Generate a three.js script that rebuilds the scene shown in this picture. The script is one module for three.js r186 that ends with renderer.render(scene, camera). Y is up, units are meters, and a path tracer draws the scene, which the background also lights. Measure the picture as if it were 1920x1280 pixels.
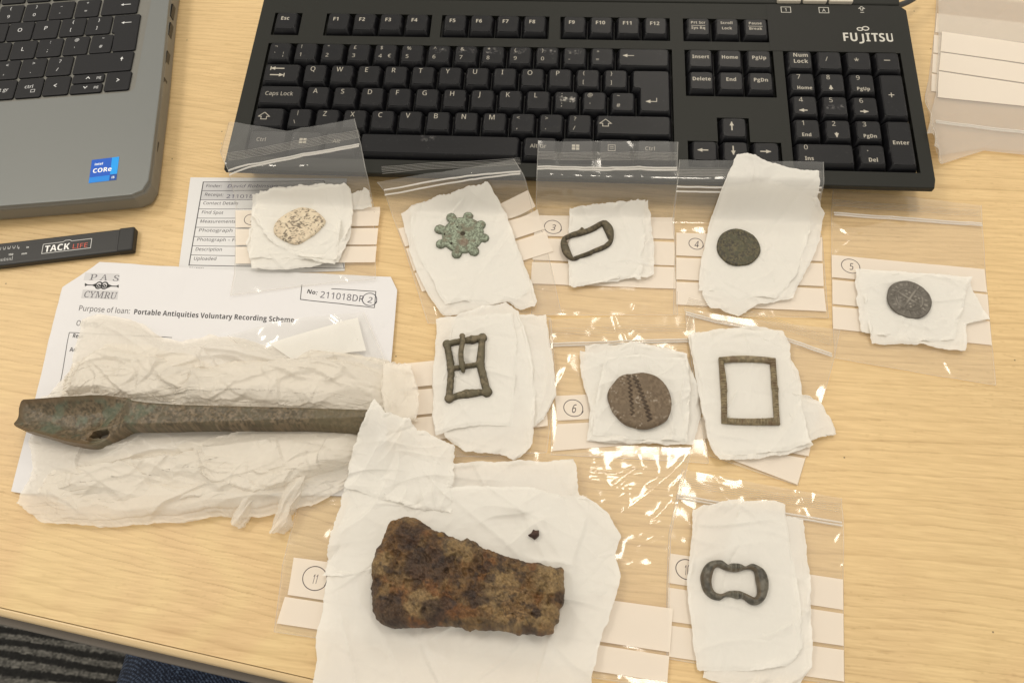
import * as THREE from 'three';
import { RectAreaLightUniformsLib } from 'three/addons/lights/RectAreaLightUniformsLib.js';
import { MarchingCubes } from 'three/addons/objects/MarchingCubes.js';
import { mergeGeometries, mergeVertices } from 'three/addons/utils/BufferGeometryUtils.js';
import { RoundedBoxGeometry } from 'three/addons/geometries/RoundedBoxGeometry.js';

// ---------------------------------------------------------------- camera, light, exposure
const scene = new THREE.Scene();
const camera = new THREE.PerspectiveCamera(49.13436, 1024 / 682, 0.02, 20);
camera.position.set(-0.03500, 0.41724, 0.22532);
camera.rotation.order = 'YXZ';
camera.rotation.set(-1.13257, 0.13434, -0.08311);
const renderer = new THREE.WebGLRenderer({ antialias: true });
renderer.toneMapping = THREE.LinearToneMapping;
renderer.toneMappingExposure = 1.73;
renderer.shadowMap.enabled = true;
RectAreaLightUniformsLib.init();
scene.background = new THREE.Color().setRGB(0.44, 0.415, 0.37);      // the room's own bounced light
const CEILING = [[0.33, 1.95, -0.52, 9.0], [-1.45, 1.95, -0.55, 7.8], [0.45, 1.95, -2.0, 4.2]];   // x, y, z, strength of each ceiling panel

// ---------------------------------------------------------------- helpers
const { sin, cos, abs, min, max, exp, sqrt, floor, PI, hypot, pow } = Math;
const clamp = (x, a = 0, b = 1) => min(b, max(a, x)), ss = (a, b, x) => { const t = clamp((x - a) / (b - a)); return t * t * (3 - 2 * t); }, mix = (a, b, t) => a + (b - a) * t;
function rng(seed) { let s = (seed * 2654435761) >>> 0; return () => { s = (s + 0x6d2b79f5) | 0; let t = Math.imul(s ^ (s >>> 15), 1 | s); t = (t + Math.imul(t ^ (t >>> 7), 61 | t)) ^ t; return ((t ^ (t >>> 14)) >>> 0) / 4294967296; }; }
const h2 = (x, y, s) => { let n = (Math.imul(x, 374761393) + Math.imul(y, 668265263) + Math.imul(s, 974634777)) | 0; n = Math.imul(n ^ (n >>> 13), 1274126177); return ((n ^ (n >>> 16)) >>> 0) / 4294967296; };
function vn(x, y, s = 0) { const ix = floor(x), iy = floor(y); let u = x - ix, v = y - iy; u = u * u * (3 - 2 * u); v = v * v * (3 - 2 * v); const a = h2(ix, iy, s), b = h2(ix + 1, iy, s), c = h2(ix, iy + 1, s), d = h2(ix + 1, iy + 1, s); return a + (b - a) * u + (c - a) * v + (a - b - c + d) * u * v; }   // 0..1
const sn = (x, y, s) => vn(x, y, s) * 2 - 1;
function fbm(x, y, s = 0, o = 4) { let a = .5, t = 0, n = 0; for (let i = 0; i < o; i++) { t += a * sn(x, y, s + i * 17); n += a; a *= .5; x = x * 2.03 + 3.1; y = y * 2.03 - 1.7; } return t / n; }
function ridged(x, y, s = 0, o = 4) { let a = .5, t = 0, n = 0; for (let i = 0; i < o; i++) { t += a * (1 - abs(sn(x, y, s + i * 13))); n += a; a *= .5; x = x * 2.1 + 1.3; y = y * 2.1 + 4.1; } return t / n; }
const used = new Map();
function numbered(n) { const k = used.get(n) ?? 0; used.set(n, k + 1); return k ? n + '_' + String(k).padStart(3, '0') : n; }
function tag(o, label, category, group) { o.userData = { label, category }; if (group) o.userData.group = group; return o; }
function struct(o) { o.userData.kind = 'structure'; return o; }
function thing(name, label, category, p = [0, 0, 0], group) { const o = new THREE.Group(); o.name = numbered(name); o.position.set(...p); scene.add(o); return tag(o, label, category, group); }
const partCount = new WeakMap();
function part(name, geo, mat, parent, label) {
  const m = new THREE.Mesh(geo, mat); m.castShadow = m.receiveShadow = true;
  if (parent === scene) m.name = numbered(name);
  else { const c = partCount.get(parent) ?? {}; partCount.set(parent, c); const k = c[name] ?? 0; c[name] = k + 1; m.name = k ? name + '_' + String(k).padStart(3, '0') : name; }
  if (label) m.userData.label = label;
  parent.add(m); return m;
}
const lin = (r, g, b) => new THREE.Color().setRGB(r, g, b);
const std = (c, roughness = .8, o = {}) => new THREE.MeshStandardMaterial({ color: Array.isArray(c) ? lin(...c) : c, roughness, side: THREE.DoubleSide, ...o });
const phys = (c, roughness, o = {}) => new THREE.MeshPhysicalMaterial({ color: lin(...c), roughness, side: THREE.DoubleSide, ...o });
function tex(canvas) { const t = new THREE.CanvasTexture(canvas); t.colorSpace = THREE.SRGBColorSpace; t.anisotropy = 8; return t; }

// desk height 0; things that run over the keyboard climb onto it
const kbTop = (z) => 0.02900 - 0.06007 * (z - -0.16000) + .0006;
const G = (x, z) => kbTop(z) * ss(-0.07443 + .016, -0.07443 - .002, z) * ss(-0.25867 - .02, -0.25867, x) * ss(0.20196 + .02, 0.20196, x);

// a polyline by its length
function poly(pts) { const L = [0]; for (let i = 1; i < pts.length; i++) L.push(L[i - 1] + hypot(pts[i][0] - pts[i - 1][0], pts[i][1] - pts[i - 1][1])); const T = L[L.length - 1]; return (t) => { const l = t * T; let i = 1; while (i < pts.length - 1 && L[i] < l) i++; const k = clamp((l - L[i - 1]) / max(1e-9, L[i] - L[i - 1])); return [mix(pts[i - 1][0], pts[i][0], k), mix(pts[i - 1][1], pts[i][1], k)]; }; }
function coons(sides, jag = 0, seed = 1) {   // four sides clockwise from the far left corner; returns (u, v) -> [x, z]
  const s = sides.map((a, i) => [...a, sides[(i + 1) % 4][0]]), f = [poly(s[0]), poly(s[1]), poly([...s[2]].reverse()), poly([...s[3]].reverse())];
  const j = (k, p, t) => jag ? [p[0] + jag * (fbm(t * 8, k * 9.7, seed, 4) + .28 * fbm(t * 60, k * 5.1, seed + 2, 3)) * ss(0, .03, t) * ss(1, .97, t), p[1] + jag * (fbm(t * 8, k * 9.7 + 4, seed + 5, 4) + .28 * fbm(t * 60, k * 5.1, seed + 8, 3)) * ss(0, .03, t) * ss(1, .97, t)] : p;
  const [a, b, c, d] = [s[0][0], s[1][0], s[2][0], s[3][0]];
  return (u, v) => { const t = j(0, f[0](u), u), r = j(1, f[1](v), v), bt = j(2, f[2](u), u), l = j(3, f[3](v), v), o = [0, 0];
    for (let k = 0; k < 2; k++) o[k] = (1 - v) * t[k] + v * bt[k] + (1 - u) * l[k] + u * r[k] - ((1 - u) * (1 - v) * a[k] + u * (1 - v) * b[k] + u * v * c[k] + (1 - u) * v * d[k]); return o; };
}
function sheet(sides, nu, nv, H, { jag = 0, seed = 1, uv } = {}) {
  const at = coons(sides, jag, seed), p = [], q = [], ix = [];
  for (let j = 0; j <= nv; j++) for (let i = 0; i <= nu; i++) { const [x, z] = at(i / nu, j / nv); p.push(x, H(x, z, i / nu, j / nv), z); const t = uv ? uv(x, z) : [x * 10, z * 10]; q.push(t[0], t[1]); }
  const w = nu + 1; for (let j = 0; j < nv; j++) for (let i = 0; i < nu; i++) { const a = j * w + i; ix.push(a, a + w, a + 1, a + 1, a + w, a + w + 1); }
  return geo(p, ix, q);
}
function geo(p, ix, q, c) { const g = new THREE.BufferGeometry(); g.setAttribute('position', new THREE.Float32BufferAttribute(p, 3)); if (q) g.setAttribute('uv', new THREE.Float32BufferAttribute(q, 2)); if (c) g.setAttribute('color', new THREE.Float32BufferAttribute(c, 3)); g.setIndex(ix); g.computeVertexNormals(); return g; }
// a raised rib that follows a height along a line
function rib(pts, half, rise, H, n = 60) {
  const f = poly(pts), p = [], ix = [], m = 5;
  for (let i = 0; i <= n; i++) { const a = f(i / n), e = f(min(1, i / n + .01)), b = f(max(0, i / n - .01)), L = hypot(e[0] - b[0], e[1] - b[1]), nx = -(e[1] - b[1]) / L, nz = (e[0] - b[0]) / L;
    for (let k = 0; k < m; k++) { const t = -1 + 2 * k / (m - 1), x = a[0] + nx * half * t, z = a[1] + nz * half * t; p.push(x, H(a[0], a[1]) + rise * sqrt(max(0, 1 - t * t)), z); } }
  for (let i = 0; i < n; i++) for (let k = 0; k < m - 1; k++) { const a = i * m + k; ix.push(a, a + 1, a + m, a + 1, a + m + 1, a + m); }
  return geo(p, ix, p.flatMap((_, i) => i % 3 ? [] : [0, 0]));
}
// crumpled sheet: sharp folds along random lines over soft swells
function creases(seed, cx, cz, size, n, amp, width) {
  const r = rng(seed), F = []; for (let i = 0; i < n; i++) { const a = r() * PI; F.push([cx + (r() - .5) * size, cz + (r() - .5) * size, cos(a), sin(a), size * (.1 + .3 * r()), amp * (r() * 1.3 - .45), width * (.5 + r())]); }
  return (x, z) => { let h = 0; for (const [px, pz, c, s, L, a, w] of F) { const t = (x - px) * c + (z - pz) * s; if (abs(t) > L) continue; const d = abs((z - pz) * c - (x - px) * s + .12 * L * sin(t / L * 2.2 + px * 90)); if (d > 14 * w) continue; h += a * exp(-d / ((z - pz) * c - (x - px) * s + .12 * L * sin(t / L * 2.2 + px * 90) > 0 ? w : w * 2.6)) * (1 - (t / L) ** 2); } return h; };
}
function folds(seed, [x0, z0, x1, z1], n, ang, spread, len, amp, w) { const R = rng(seed), F = []; for (let i = 0; i < n; i++) { const a = ang + (R() + R() + R() - 1.5) * spread; F.push([mix(x0, x1, R()), mix(z0, z1, R()), cos(a), sin(a), len * (.3 + .9 * R()), amp * (.25 + R()) * (R() < .8 ? 1 : -.6), w * (.6 + R()), (R() - .5) * 2, R() * 9]); }
  return (x, z) => { let h = 0; for (const [px, pz, c, s, L, a, ww, k, ph] of F) { const t = ((x - px) * c + (z - pz) * s) / L; if (t > 1 || t < -1) continue; const d = (z - pz) * c - (x - px) * s + L * (.10 * sin(t * 3 + ph) + .10 * k * t * t); const q = d > 0 ? d / (.13 * ww) : -d / (1.5 * ww); if (q > 6) continue; h += a * exp(-q) * (1 - t * t) ** 1.5; } return h; }; }
// printed or handwritten marks laid out in metres on the sheet that carries them
class Print {
  constructor(x0, z0, x1, z1, ppm, bg) { Object.assign(this, { x0, z0, x1, z1 }); this.c = document.createElement('canvas'); this.c.width = Math.ceil((x1 - x0) * ppm); this.c.height = Math.ceil((z1 - z0) * ppm); this.k = ppm; this.g = this.c.getContext('2d'); this.g.fillStyle = bg; this.g.fillRect(0, 0, this.c.width, this.c.height); this.g.lineCap = this.g.lineJoin = 'round'; }
  p([x, z]) { return [(x - this.x0) * this.k, (z - this.z0) * this.k]; }
  uv = (x, z) => [(x - this.x0) / (this.x1 - this.x0), 1 - (z - this.z0) / (this.z1 - this.z0)];
  line(pts, w, color = '#333') { const g = this.g; g.strokeStyle = color; g.lineWidth = w * this.k; g.beginPath(); pts.forEach((q, i) => { const [x, y] = this.p(q); i ? g.lineTo(x, y) : g.moveTo(x, y); }); g.stroke(); }
  fill(pts, color) { const g = this.g; g.fillStyle = color; g.beginPath(); pts.forEach((q, i) => { const [x, y] = this.p(q); i ? g.lineTo(x, y) : g.moveTo(x, y); }); g.fill(); }
  text(a, b, str, h, font = 'sans-serif', color = '#333', style = '', slant = 0) {   // baseline from a to b, cap height about 0.72 h
    const g = this.g, [x, y] = this.p(a), [X, Y] = this.p(b); g.save(); g.translate(x, y); g.rotate(Math.atan2(Y - y, X - x)); g.font = style + ' 100px ' + font; g.fillStyle = color; g.textBaseline = 'alphabetic'; g.textAlign = 'left';
    g.transform(1, 0, -slant, 1, 0, 0); g.scale(hypot(X - x, Y - y) / g.measureText(str).width, h * this.k / 100); g.fillText(str, 0, 0); g.restore(); }
  ring(c, rx, rz, w, color = '#2d2a35', a0 = .3) { const pts = []; for (let i = 0; i <= 40; i++) { const t = a0 + i / 40 * 2 * PI * 1.04, k = 1 + .05 * sin(t * 1.7 + 1); pts.push([c[0] + rx * k * cos(t), c[1] + rz * k * sin(t)]); } this.line(pts, w, color); }
  map() { return tex(this.c); }
}
const bbox = (pts, m = .001) => [min(...pts.map((p) => p[0])) - m, min(...pts.map((p) => p[1])) - m, max(...pts.map((p) => p[0])) + m, max(...pts.map((p) => p[1])) + m];
function smooth(pts, k = 5) { const n = pts.length, o = []; for (let i = 0; i < n; i++) { const [a, b, c, d] = [-1, 0, 1, 2].map((j) => pts[(i + j + n) % n]); for (let s = 0; s < k; s++) { const t = s / k; o.push([0, 1].map((q) => .5 * (2 * b[q] + (c[q] - a[q]) * t + (2 * a[q] - 5 * b[q] + 4 * c[q] - d[q]) * t * t + (3 * b[q] - a[q] - 3 * c[q] + d[q]) * t * t * t))); } } return o; }
function depthIn(loops) {   // signed distance inside an outline with holes
  return (x, z) => { let d = 1e9, inside = false; for (const P of loops) for (let i = 0, j = P.length - 1; i < P.length; j = i++) { const [ax, az] = P[j], [bx, bz] = P[i], ex = bx - ax, ez = bz - az, t = clamp(((x - ax) * ex + (z - az) * ez) / (ex * ex + ez * ez + 1e-20)), u = x - ax - t * ex, v = z - az - t * ez; d = min(d, u * u + v * v); if ((az > z) !== (bz > z) && x < ax + (z - az) / (bz - az) * ex) inside = !inside; } return sqrt(d) * (inside ? 1 : -1); };
}
// a solid cut to an outline: its top follows H(depth from the edge, x, z), its side and flat underside are closed
function relief(box, res, D, H, C) {
  const [x0, z0, x1, z1] = box, nx = Math.ceil((x1 - x0) / res), nz = Math.ceil((z1 - z0) / res), d = new Float64Array((nx + 1) * (nz + 1)), id = (i, j) => j * (nx + 1) + i;
  for (let j = 0; j <= nz; j++) for (let i = 0; i <= nx; i++) { let e = D(x0 + i * res, z0 + j * res); if (abs(e) < res * .02) e = res * .02; d[id(i, j)] = e; }
  const P = [], col = [], T = [], made = new Map(), edge = [];
  const V = (key, x, z, e) => { if (!made.has(key)) { const h = H(max(0, e), x, z); made.set(key, P.length / 3); P.push(x, h, z); col.push(...C(max(0, e), x, z, h)); } return made.get(key); };
  for (let j = 0; j < nz; j++) for (let i = 0; i < nx; i++) {
    const c = [[i, j], [i, j + 1], [i + 1, j + 1], [i + 1, j]], e = c.map(([a, b]) => d[id(a, b)]); if (e.every((v) => v < 0)) continue;
    const r = [], cut = []; for (let k = 0; k < 4; k++) { const n = (k + 1) % 4, [a, b] = c[k], [A, B] = c[n]; if (e[k] > 0) r.push(V(id(a, b), x0 + a * res, z0 + b * res, e[k]));
      if (e[k] > 0 !== e[n] > 0) { const t = e[k] / (e[k] - e[n]), lo = min(id(a, b), id(A, B)), v = V('e' + lo + (a === A ? 'z' : 'x'), x0 + (a + (A - a) * t) * res, z0 + (b + (B - b) * t) * res, 0); r.push(v); cut.push([v, e[k] > 0]); } }
    for (let k = 1; k + 1 < r.length; k++) T.push(r[0], r[k], r[k + 1]);
    for (let k = 0; k < cut.length; k++) if (cut[k][1]) { const q = cut[(k + 1) % cut.length]; if (q[0] !== cut[k][0]) edge.push([cut[k][0], q[0]]); }
  }
  const top = T.length, n0 = P.length / 3, low = (v) => { const k = P.length / 3; P.push(P[v * 3], 0, P[v * 3 + 2]); col.push(col[v * 3], col[v * 3 + 1], col[v * 3 + 2]); return k; }, wallA = new Map(), wallB = new Map();
  const dupTop = (v) => { if (!wallA.has(v)) { const k = P.length / 3; P.push(P[v * 3], P[v * 3 + 1], P[v * 3 + 2]); col.push(col[v * 3], col[v * 3 + 1], col[v * 3 + 2]); wallA.set(v, k); } return wallA.get(v); }, lowOf = (v) => { if (!wallB.has(v)) wallB.set(v, low(v)); return wallB.get(v); };
  for (const [a, b] of edge) T.push(dupTop(a), lowOf(a), dupTop(b), dupTop(b), lowOf(a), lowOf(b));
  const under = new Map(), un = (v) => { if (!under.has(v)) under.set(v, low(v)); return under.get(v); }; for (let i = 0; i < top; i += 3) T.push(un(T[i]), un(T[i + 2]), un(T[i + 1]));
  return geo(P, T, null, col);
}
const dome = (d, R) => { const t = clamp(1 - d / R); return sqrt(max(0, 1 - t * t)); };
function capsule(x, z, a, b, ra, rb = ra) { const ex = b[0] - a[0], ez = b[1] - a[1], t = clamp(((x - a[0]) * ex + (z - a[1]) * ez) / (ex * ex + ez * ez)); return mix(ra, rb, t) - hypot(x - a[0] - t * ex, z - a[1] - t * ez); }
const smax = (a, b, k) => { const h = clamp(.5 + .5 * (a - b) / k); return mix(b, a, h) + k * h * (1 - h); };
const blend = (a, b, t) => [mix(a[0], b[0], t), mix(a[1], b[1], t), mix(a[2], b[2], t)];

// ---------------------------------------------------------------- the desk, the floor, the ceiling lights
{
  const W = 2048, Hh = 1324, wx0 = -.5, wz0 = -.28, wx1 = .32, wz1 = .25, data = new Uint8Array(W * Hh * 4), rough = new Uint8Array(W * Hh * 4);
  for (let j = 0; j < Hh; j++) for (let i = 0; i < W; i++) {
    const x = mix(wx0, wx1, i / W), z = mix(wz1, wz0, j / Hh), s = x * .9985 + z * .055, t = -x * .055 + z * .9985;
    const bow = .034 * sn(s * 2.3 + 7, t * 3.6, 3) + .0085 * sn(s * 5.5, t * 12, 5) + .0010 * sn(s * 22, t * 60, 6) + .00035 * sn(s * 110, t * 260, 8);
    const rr = (t + bow) / .0046 + 2.6 * sn(s * .7, (t + bow) * 30, 9), f = rr - floor(rr), id = floor(rr);
    const ring = pow(f, 7) * (1 - ss(.95, 1, f)) * (.25 + .75 * vn(id * 3.7, s * 5, 11)) * (.45 + .55 * vn(s * 70, id * 2.1, 12));
    const fibre = sn(s * 55, t * 1050, 21) * .5 + sn(s * 140, t * 2300, 22) * .5, fleck = ss(.78, .95, vn(s * 260, t * 1500, 23)) * vn(s * 30, t * 30, 24);
    const blot = fbm(s * 8, t * 10, 31, 3), curl = sn(s * 75 + 2 * sn(t * 30, s * 5, 2), t * 9, 33) * ss(-.1, .5, sn(s * 4, t * 5, 34));
    const v = 1 - .42 * ring + .115 * fibre - .12 * fleck + .05 * blot + .03 * curl, w = .5 + .5 * blot;
    const o = (j * W + i) * 4, c = [.70 + .01 * w, .514 - .014 * w + .012 * curl, .272 - .025 * w];
    for (let k = 0; k < 3; k++) { const l = c[k] * pow(v, 1 + .22 * k); data[o + k] = 255 * (l <= .0031308 ? l * 12.92 : 1.055 * pow(l, 1 / 2.4) - .055); } data[o + 3] = 255;
    if (h2(i >> 1, j >> 1, 99) > .99993) for (let k = 0; k < 3; k++) data[o + k] *= .55; const ro = 255 * clamp(.40 + .06 * fibre + .05 * blot); rough[o] = rough[o + 1] = rough[o + 2] = ro; rough[o + 3] = 255;
  }
  const mk = (d, srgb) => { const t = new THREE.DataTexture(d, W, Hh); t.magFilter = THREE.LinearFilter; t.minFilter = THREE.LinearFilter; t.wrapS = t.wrapT = THREE.MirroredRepeatWrapping; if (srgb) t.colorSpace = THREE.SRGBColorSpace; t.needsUpdate = true; return t; };
  const wood = new THREE.MeshPhysicalMaterial({ map: mk(data, true), roughnessMap: mk(rough, false), roughness: 1, specularIntensity: .8 });
  const desk = thing('office_desk', 'pale maple veneer office desk carrying keyboard, laptop and wrapped finds', 'desk');
  const A = [-.3291,.2019], B = [-.1556,.2265], ux = B[0] - A[0], uz = B[1] - A[1], L = hypot(ux, uz), e = [ux / L, uz / L], n = [-e[1], e[0]], F = (s) => [A[0] + e[0] * s, A[1] + e[1] * s];
  const P0 = F(-.5), P1 = F(.9), back = [[wx1, -.62], [wx0, -.62]];
  { // top board
    const sh = [[P0[0], P0[1]], [P1[0], P1[1]], ...[[P1[0], -.75], [P0[0], -.75]]], p = [], q = [], ix = [0, 1, 2, 0, 2, 3, 4, 6, 5, 4, 7, 6, 0, 4, 5, 0, 5, 1, 1, 5, 6, 1, 6, 2, 2, 6, 7, 2, 7, 3, 3, 7, 4, 3, 4, 0];
    for (const y of [0, -.0245]) for (const [x, z] of sh) { p.push(x, y, z); q.push((x - wx0) / (wx1 - wx0), (wz1 - z) / (wz1 - wz0)); }
    const g = new THREE.BufferGeometry(); g.setAttribute('position', new THREE.Float32BufferAttribute(p, 3)); g.setAttribute('uv', new THREE.Float32BufferAttribute(q, 2)); g.setIndex(ix); part('desk_top', g.toNonIndexed().computeVertexNormals() ?? (() => { const k = g.toNonIndexed(); k.computeVertexNormals(); return k; })(), wood, desk);
  }
  const lip = (prof, mat, name) => { const p = [], ix = [], q = [], m = prof.length, N = 80; for (let i = 0; i <= N; i++) { const c = F(mix(-.5, .9, i / N)); for (const [o, y] of prof) { p.push(c[0] + n[0] * o, y, c[1] + n[1] * o); q.push((c[0] - wx0 + n[0] * o) / (wx1 - wx0), (wz1 - c[1] - n[1] * o + y) / (wz1 - wz0)); } } for (let i = 0; i < N; i++) for (let k = 0; k < m - 1; k++) { const a = i * m + k; ix.push(a, a + 1, a + m, a + 1, a + m + 1, a + m); } part(name, geo(p, ix, q), mat, desk); };
  lip([[.0003, -.004], [.0003, -.0002], [.0007, .0003], [.0016, .0002], [.0028, -.0004], [.0038, -.0015], [.0044, -.0034], [.0046, -.006], [.0046, -.0115], [.0, -.0115]], std([.66, .49, .27], .3), 'edge_band');
  lip([[0, -.0118], [.0078, -.0118], [.0090, -.0128], [.0090, -.0235], [.0075, -.0245], [0, -.0245]], std([.14, .12, .10], .55), 'lower_edge_strip');

  const c = document.createElement('canvas'); c.width = 1024; c.height = 512; const g = c.getContext('2d'), im = g.createImageData(1024, 512);
  for (let y = 0; y < 512; y++) for (let x = 0; x < 1024; x++) { const X = x / 1024 * 1.2, Z = y / 512 * .6, b = Z / .0165 + .35 * sn(X * 6, Z * 20, 2), st = .5 + .5 * sin(b * 2 * PI), tuft = vn(X * 330, Z * 420, 3) * .6 + vn(X * 150, Z * 500, 4) * .4, v = mix(20, 74, ss(.15, .85, st + .5 * (tuft - .5))) * (.55 + .9 * tuft), o = (y * 1024 + x) * 4; im.data[o] = v * 1.02; im.data[o + 1] = v; im.data[o + 2] = v * .95; im.data[o + 3] = 255; }
  g.putImageData(im, 0, 0); const ct = tex(c); ct.wrapS = ct.wrapT = THREE.RepeatWrapping; ct.wrapS = ct.wrapT = THREE.MirroredRepeatWrapping; ct.repeat.set(2.5, 5);
  const fl = new THREE.PlaneGeometry(3, 3, 1, 1); fl.rotateX(-PI / 2); const floorM = part('floor', fl, std([1.5, 1.5, 1.5], 1, { map: ct, bumpMap: ct, bumpScale: .004 }), scene); floorM.position.set(-.3, -.72, .2); floorM.rotation.y = -.06; struct(floorM);
}
CEILING.forEach(([x, y, z, power], i) => {
  const k = i ? 1 : .5;   // the one above the desk is half a tile wide
  const o = thing('ceiling_light', ['square ceiling light panel straight above the desk', 'square ceiling light panel above the laptop side of the desk', 'square ceiling light panel beyond the far side of the desk'][i], 'ceiling light', [x, y, z]);
  const fr = []; for (const [w, d, px, pz] of [[.6 * k + .04, .02, 0, -.31], [.6 * k + .04, .02, 0, .31], [.02, .6, -.3 * k - .01, 0], [.02, .6, .3 * k + .01, 0]]) { const b = new THREE.BoxGeometry(w, .04, d); b.translate(px, .02, pz); fr.push(b); }
  part('frame', mergeGeometries(fr), std([.75, .75, .75], .5), o);
  const di = new THREE.BoxGeometry(.6 * k, .01, .6); di.translate(0, .025, 0); part('diffuser', di, std([.8, .8, .8], .6, { emissive: lin(1, .93, .82), emissiveIntensity: 1.0 }), o);
  const l = new THREE.RectAreaLight(lin(1, .915, .785), power, .58 * k, .58); l.position.set(0, .012, 0); l.rotation.x = -PI / 2; o.add(l); l.name = 'lamp';
});

// ---------------------------------------------------------------- keyboard
const U = .01905;
{
  const kb = thing('keyboard', 'black full size desktop keyboard lying behind the wrapped finds', 'keyboard', [-0.24762, 0.02925, -0.16418]); kb.rotation.x = .06;
  const X0 = -.8, Z0 = -3.6, X1 = 23.9, Z1 = 5.0, cw = 2048, k = cw / (X1 - X0), ch = Math.ceil((Z1 - Z0) * k);
  const c = document.createElement('canvas'); c.width = cw; c.height = ch; const g = c.getContext('2d');
  g.fillStyle = '#141417'; g.fillRect(0, 0, cw, ch);
  const R = rng(7), ink = '#b6b0a3', X = (x) => (x - X0) * k, Z = (z) => (z - Z0) * k;
  for (let i = 0; i < 5200; i++) { g.fillStyle = `rgba(${R() < .5 ? '190,185,170' : '10,10,12'},${.03 + .06 * R()})`; g.beginPath(); g.ellipse(R() * cw, R() * ch, 1 + 5 * R() * R(), 1 + 2 * R(), R() * 3, 0, 7); g.fill(); }
  const put = (s, x, z, size = .27, bold = 0, al = 'left') => { g.fillStyle = ink; g.font = (bold ? 'bold ' : '') + size * .9 * k + 'px sans-serif'; g.textAlign = al; g.textBaseline = 'middle'; g.fillText(s, X(x), Z(z)); };
  const arrow = (x, z, dx, dz, len, w = .035) => { g.strokeStyle = g.fillStyle = ink; g.lineWidth = w * k; const a = [X(x - dx * len / 2), Z(z - dz * len / 2)], b = [X(x + dx * len / 2), Z(z + dz * len / 2)]; g.beginPath(); g.moveTo(...a); g.lineTo(...b); g.stroke(); g.beginPath(); const h = .16 * k; g.moveTo(b[0] + dx * 2, b[1] + dz * 2); g.lineTo(b[0] - dx * h - dz * h * .5, b[1] - dz * h - dx * h * .5); g.lineTo(b[0] - dx * h + dz * h * .5, b[1] - dz * h + dx * h * .5); g.fill(); };
  const upShift = (x, z) => { g.strokeStyle = ink; g.lineWidth = .03 * k; g.beginPath(); [[0, -.16], [.2, .02], [.1, .02], [.1, .14], [-.1, .14], [-.1, .02], [-.2, .02], [0, -.16]].forEach(([a, b], i) => i ? g.lineTo(X(x + a), Z(z + b)) : g.moveTo(X(x + a), Z(z + b))); g.stroke(); };
  const keys = [], K = (x, z, w = 1, d = 1) => { keys.push([x, z, w, d]); for (let i = 0; i < 7; i++) { g.fillStyle = `rgba(150,148,145,${.05 + .1 * R()})`; g.beginPath(); const e = R(); g.ellipse(X(x + (e < .5 ? .08 + .05 * R() : w - .13 + .05 * R())), Z(z + .1 + .7 * d * R()), 1 + 2 * R(), 3 + 9 * R(), .1, 0, 7); g.fill(); } g.fillStyle = `rgba(8,8,14,${.35 * R()})`; g.beginPath(); g.ellipse(X(x + w / 2), Z(z + d * .42), w * k * .25, d * k * .2, 0, 0, 7); g.fill(); };
  const smudge = (x, z, n, a) => { for (let i = 0; i < n; i++) { g.fillStyle = `rgba(205,200,190,${a * R()})`; g.beginPath(); g.ellipse(X(x + (R() - .5) * .55), Z(z + (R() - .5) * .22), 1 + 6 * R(), 1 + 3 * R(), R() * 3, 0, 7); g.fill(); } };
  const F = -2.48;   // function row
  K(0, F); put('Esc', .27, F + .34, .25, 1);
  ['F1', 'F2', 'F3', 'F4', 'F5', 'F6', 'F7', 'F8', 'F9', 'F10', 'F11', 'F12'].forEach((s, i) => { const x = 2.02 + i + (i > 3) * .45 + (i > 7) * .48; K(x, F); put(s, x + .27, F + .34, .25, 1); });
  [['Prt Scr', 'Sys Rq'], ['Scroll', 'Lock'], ['Pause', 'Break']].forEach((s, i) => { const x = 15.5 + i * 1.04; K(x, F, 1.02); put(s[0], x + .5, F + .26, .19, 1, 'center'); put(s[1], x + .5, F + .52, .19, 1, 'center'); if (i !== 1) { g.fillStyle = ink; g.fillRect(X(x + .24), Z(F + .385), .52 * k, .025 * k); } });
  [['¬', '`', '¦'], ['!', '1'], ['"', '2'], ['£', '3'], ['$', '4', '€'], ['%', '5'], ['^', '6'], ['&', '7'], ['*', '8'], ['(', '9'], [')', '0'], ['_', '-'], ['+', '=']].forEach((s, i) => { K(i, -1); put(s[0], i + .28, -.8, .24); put(s[1], i + .26, -.42, .27); if (s[2]) put(s[2], i + .6, -.42, .26); if (i > 5 && i < 12) smudge(i + .5, -.72, 22, .3); });
  K(13, -1, 2); arrow(13.45, -.62, -1, 0, .4);
  K(0, 0, 1.5); arrow(.58, .25, -1, 0, .5, .05); arrow(.58, .55, 1, 0, .5, .05); g.fillRect(X(.3), Z(.16), .04 * k, .18 * k); g.fillRect(X(.84), Z(.46), .04 * k, .18 * k);
  [...'QWERTYUIOP'].forEach((s, i) => { K(1.5 + i, 0); put(s, 1.5 + i + .4, .25, .31, 0, 'center'); });
  [['{', '['], ['}', ']']].forEach((s, i) => { K(11.5 + i, 0); put(s[0], 11.5 + i + .3, .2, .24); put(s[1], 11.5 + i + .3, .6, .24); });
  K(0, 1, 1.75); put('Caps Lock', .3, 1.4, .26);
  [...'ASDFGHJKL'].forEach((s, i) => { K(1.75 + i, 1); put(s, 1.75 + i + .4, 1.25, .31, 0, 'center'); });
  [[':', ';'], ['@', "'"], ['~', '#']].forEach((s, i) => { K(10.75 + i, 1); put(s[0], 10.75 + i + .34, 1.2, .26, 0, 'center'); put(s[1], 10.75 + i + .34, 1.62, .26, 0, 'center'); if (!i) smudge(11.3, 1.4, 60, .45); });
  arrow(14.25, 1.42, -1, 0, .38); g.fillRect(X(14.42), Z(1.26), .03 * k, .17 * k);
  K(0, 2, 1.25); upShift(.45, 2.4);
  K(1.25, 2); put('|', 1.6, 2.22, .24); put('\\', 1.55, 2.62, .24);
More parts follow.
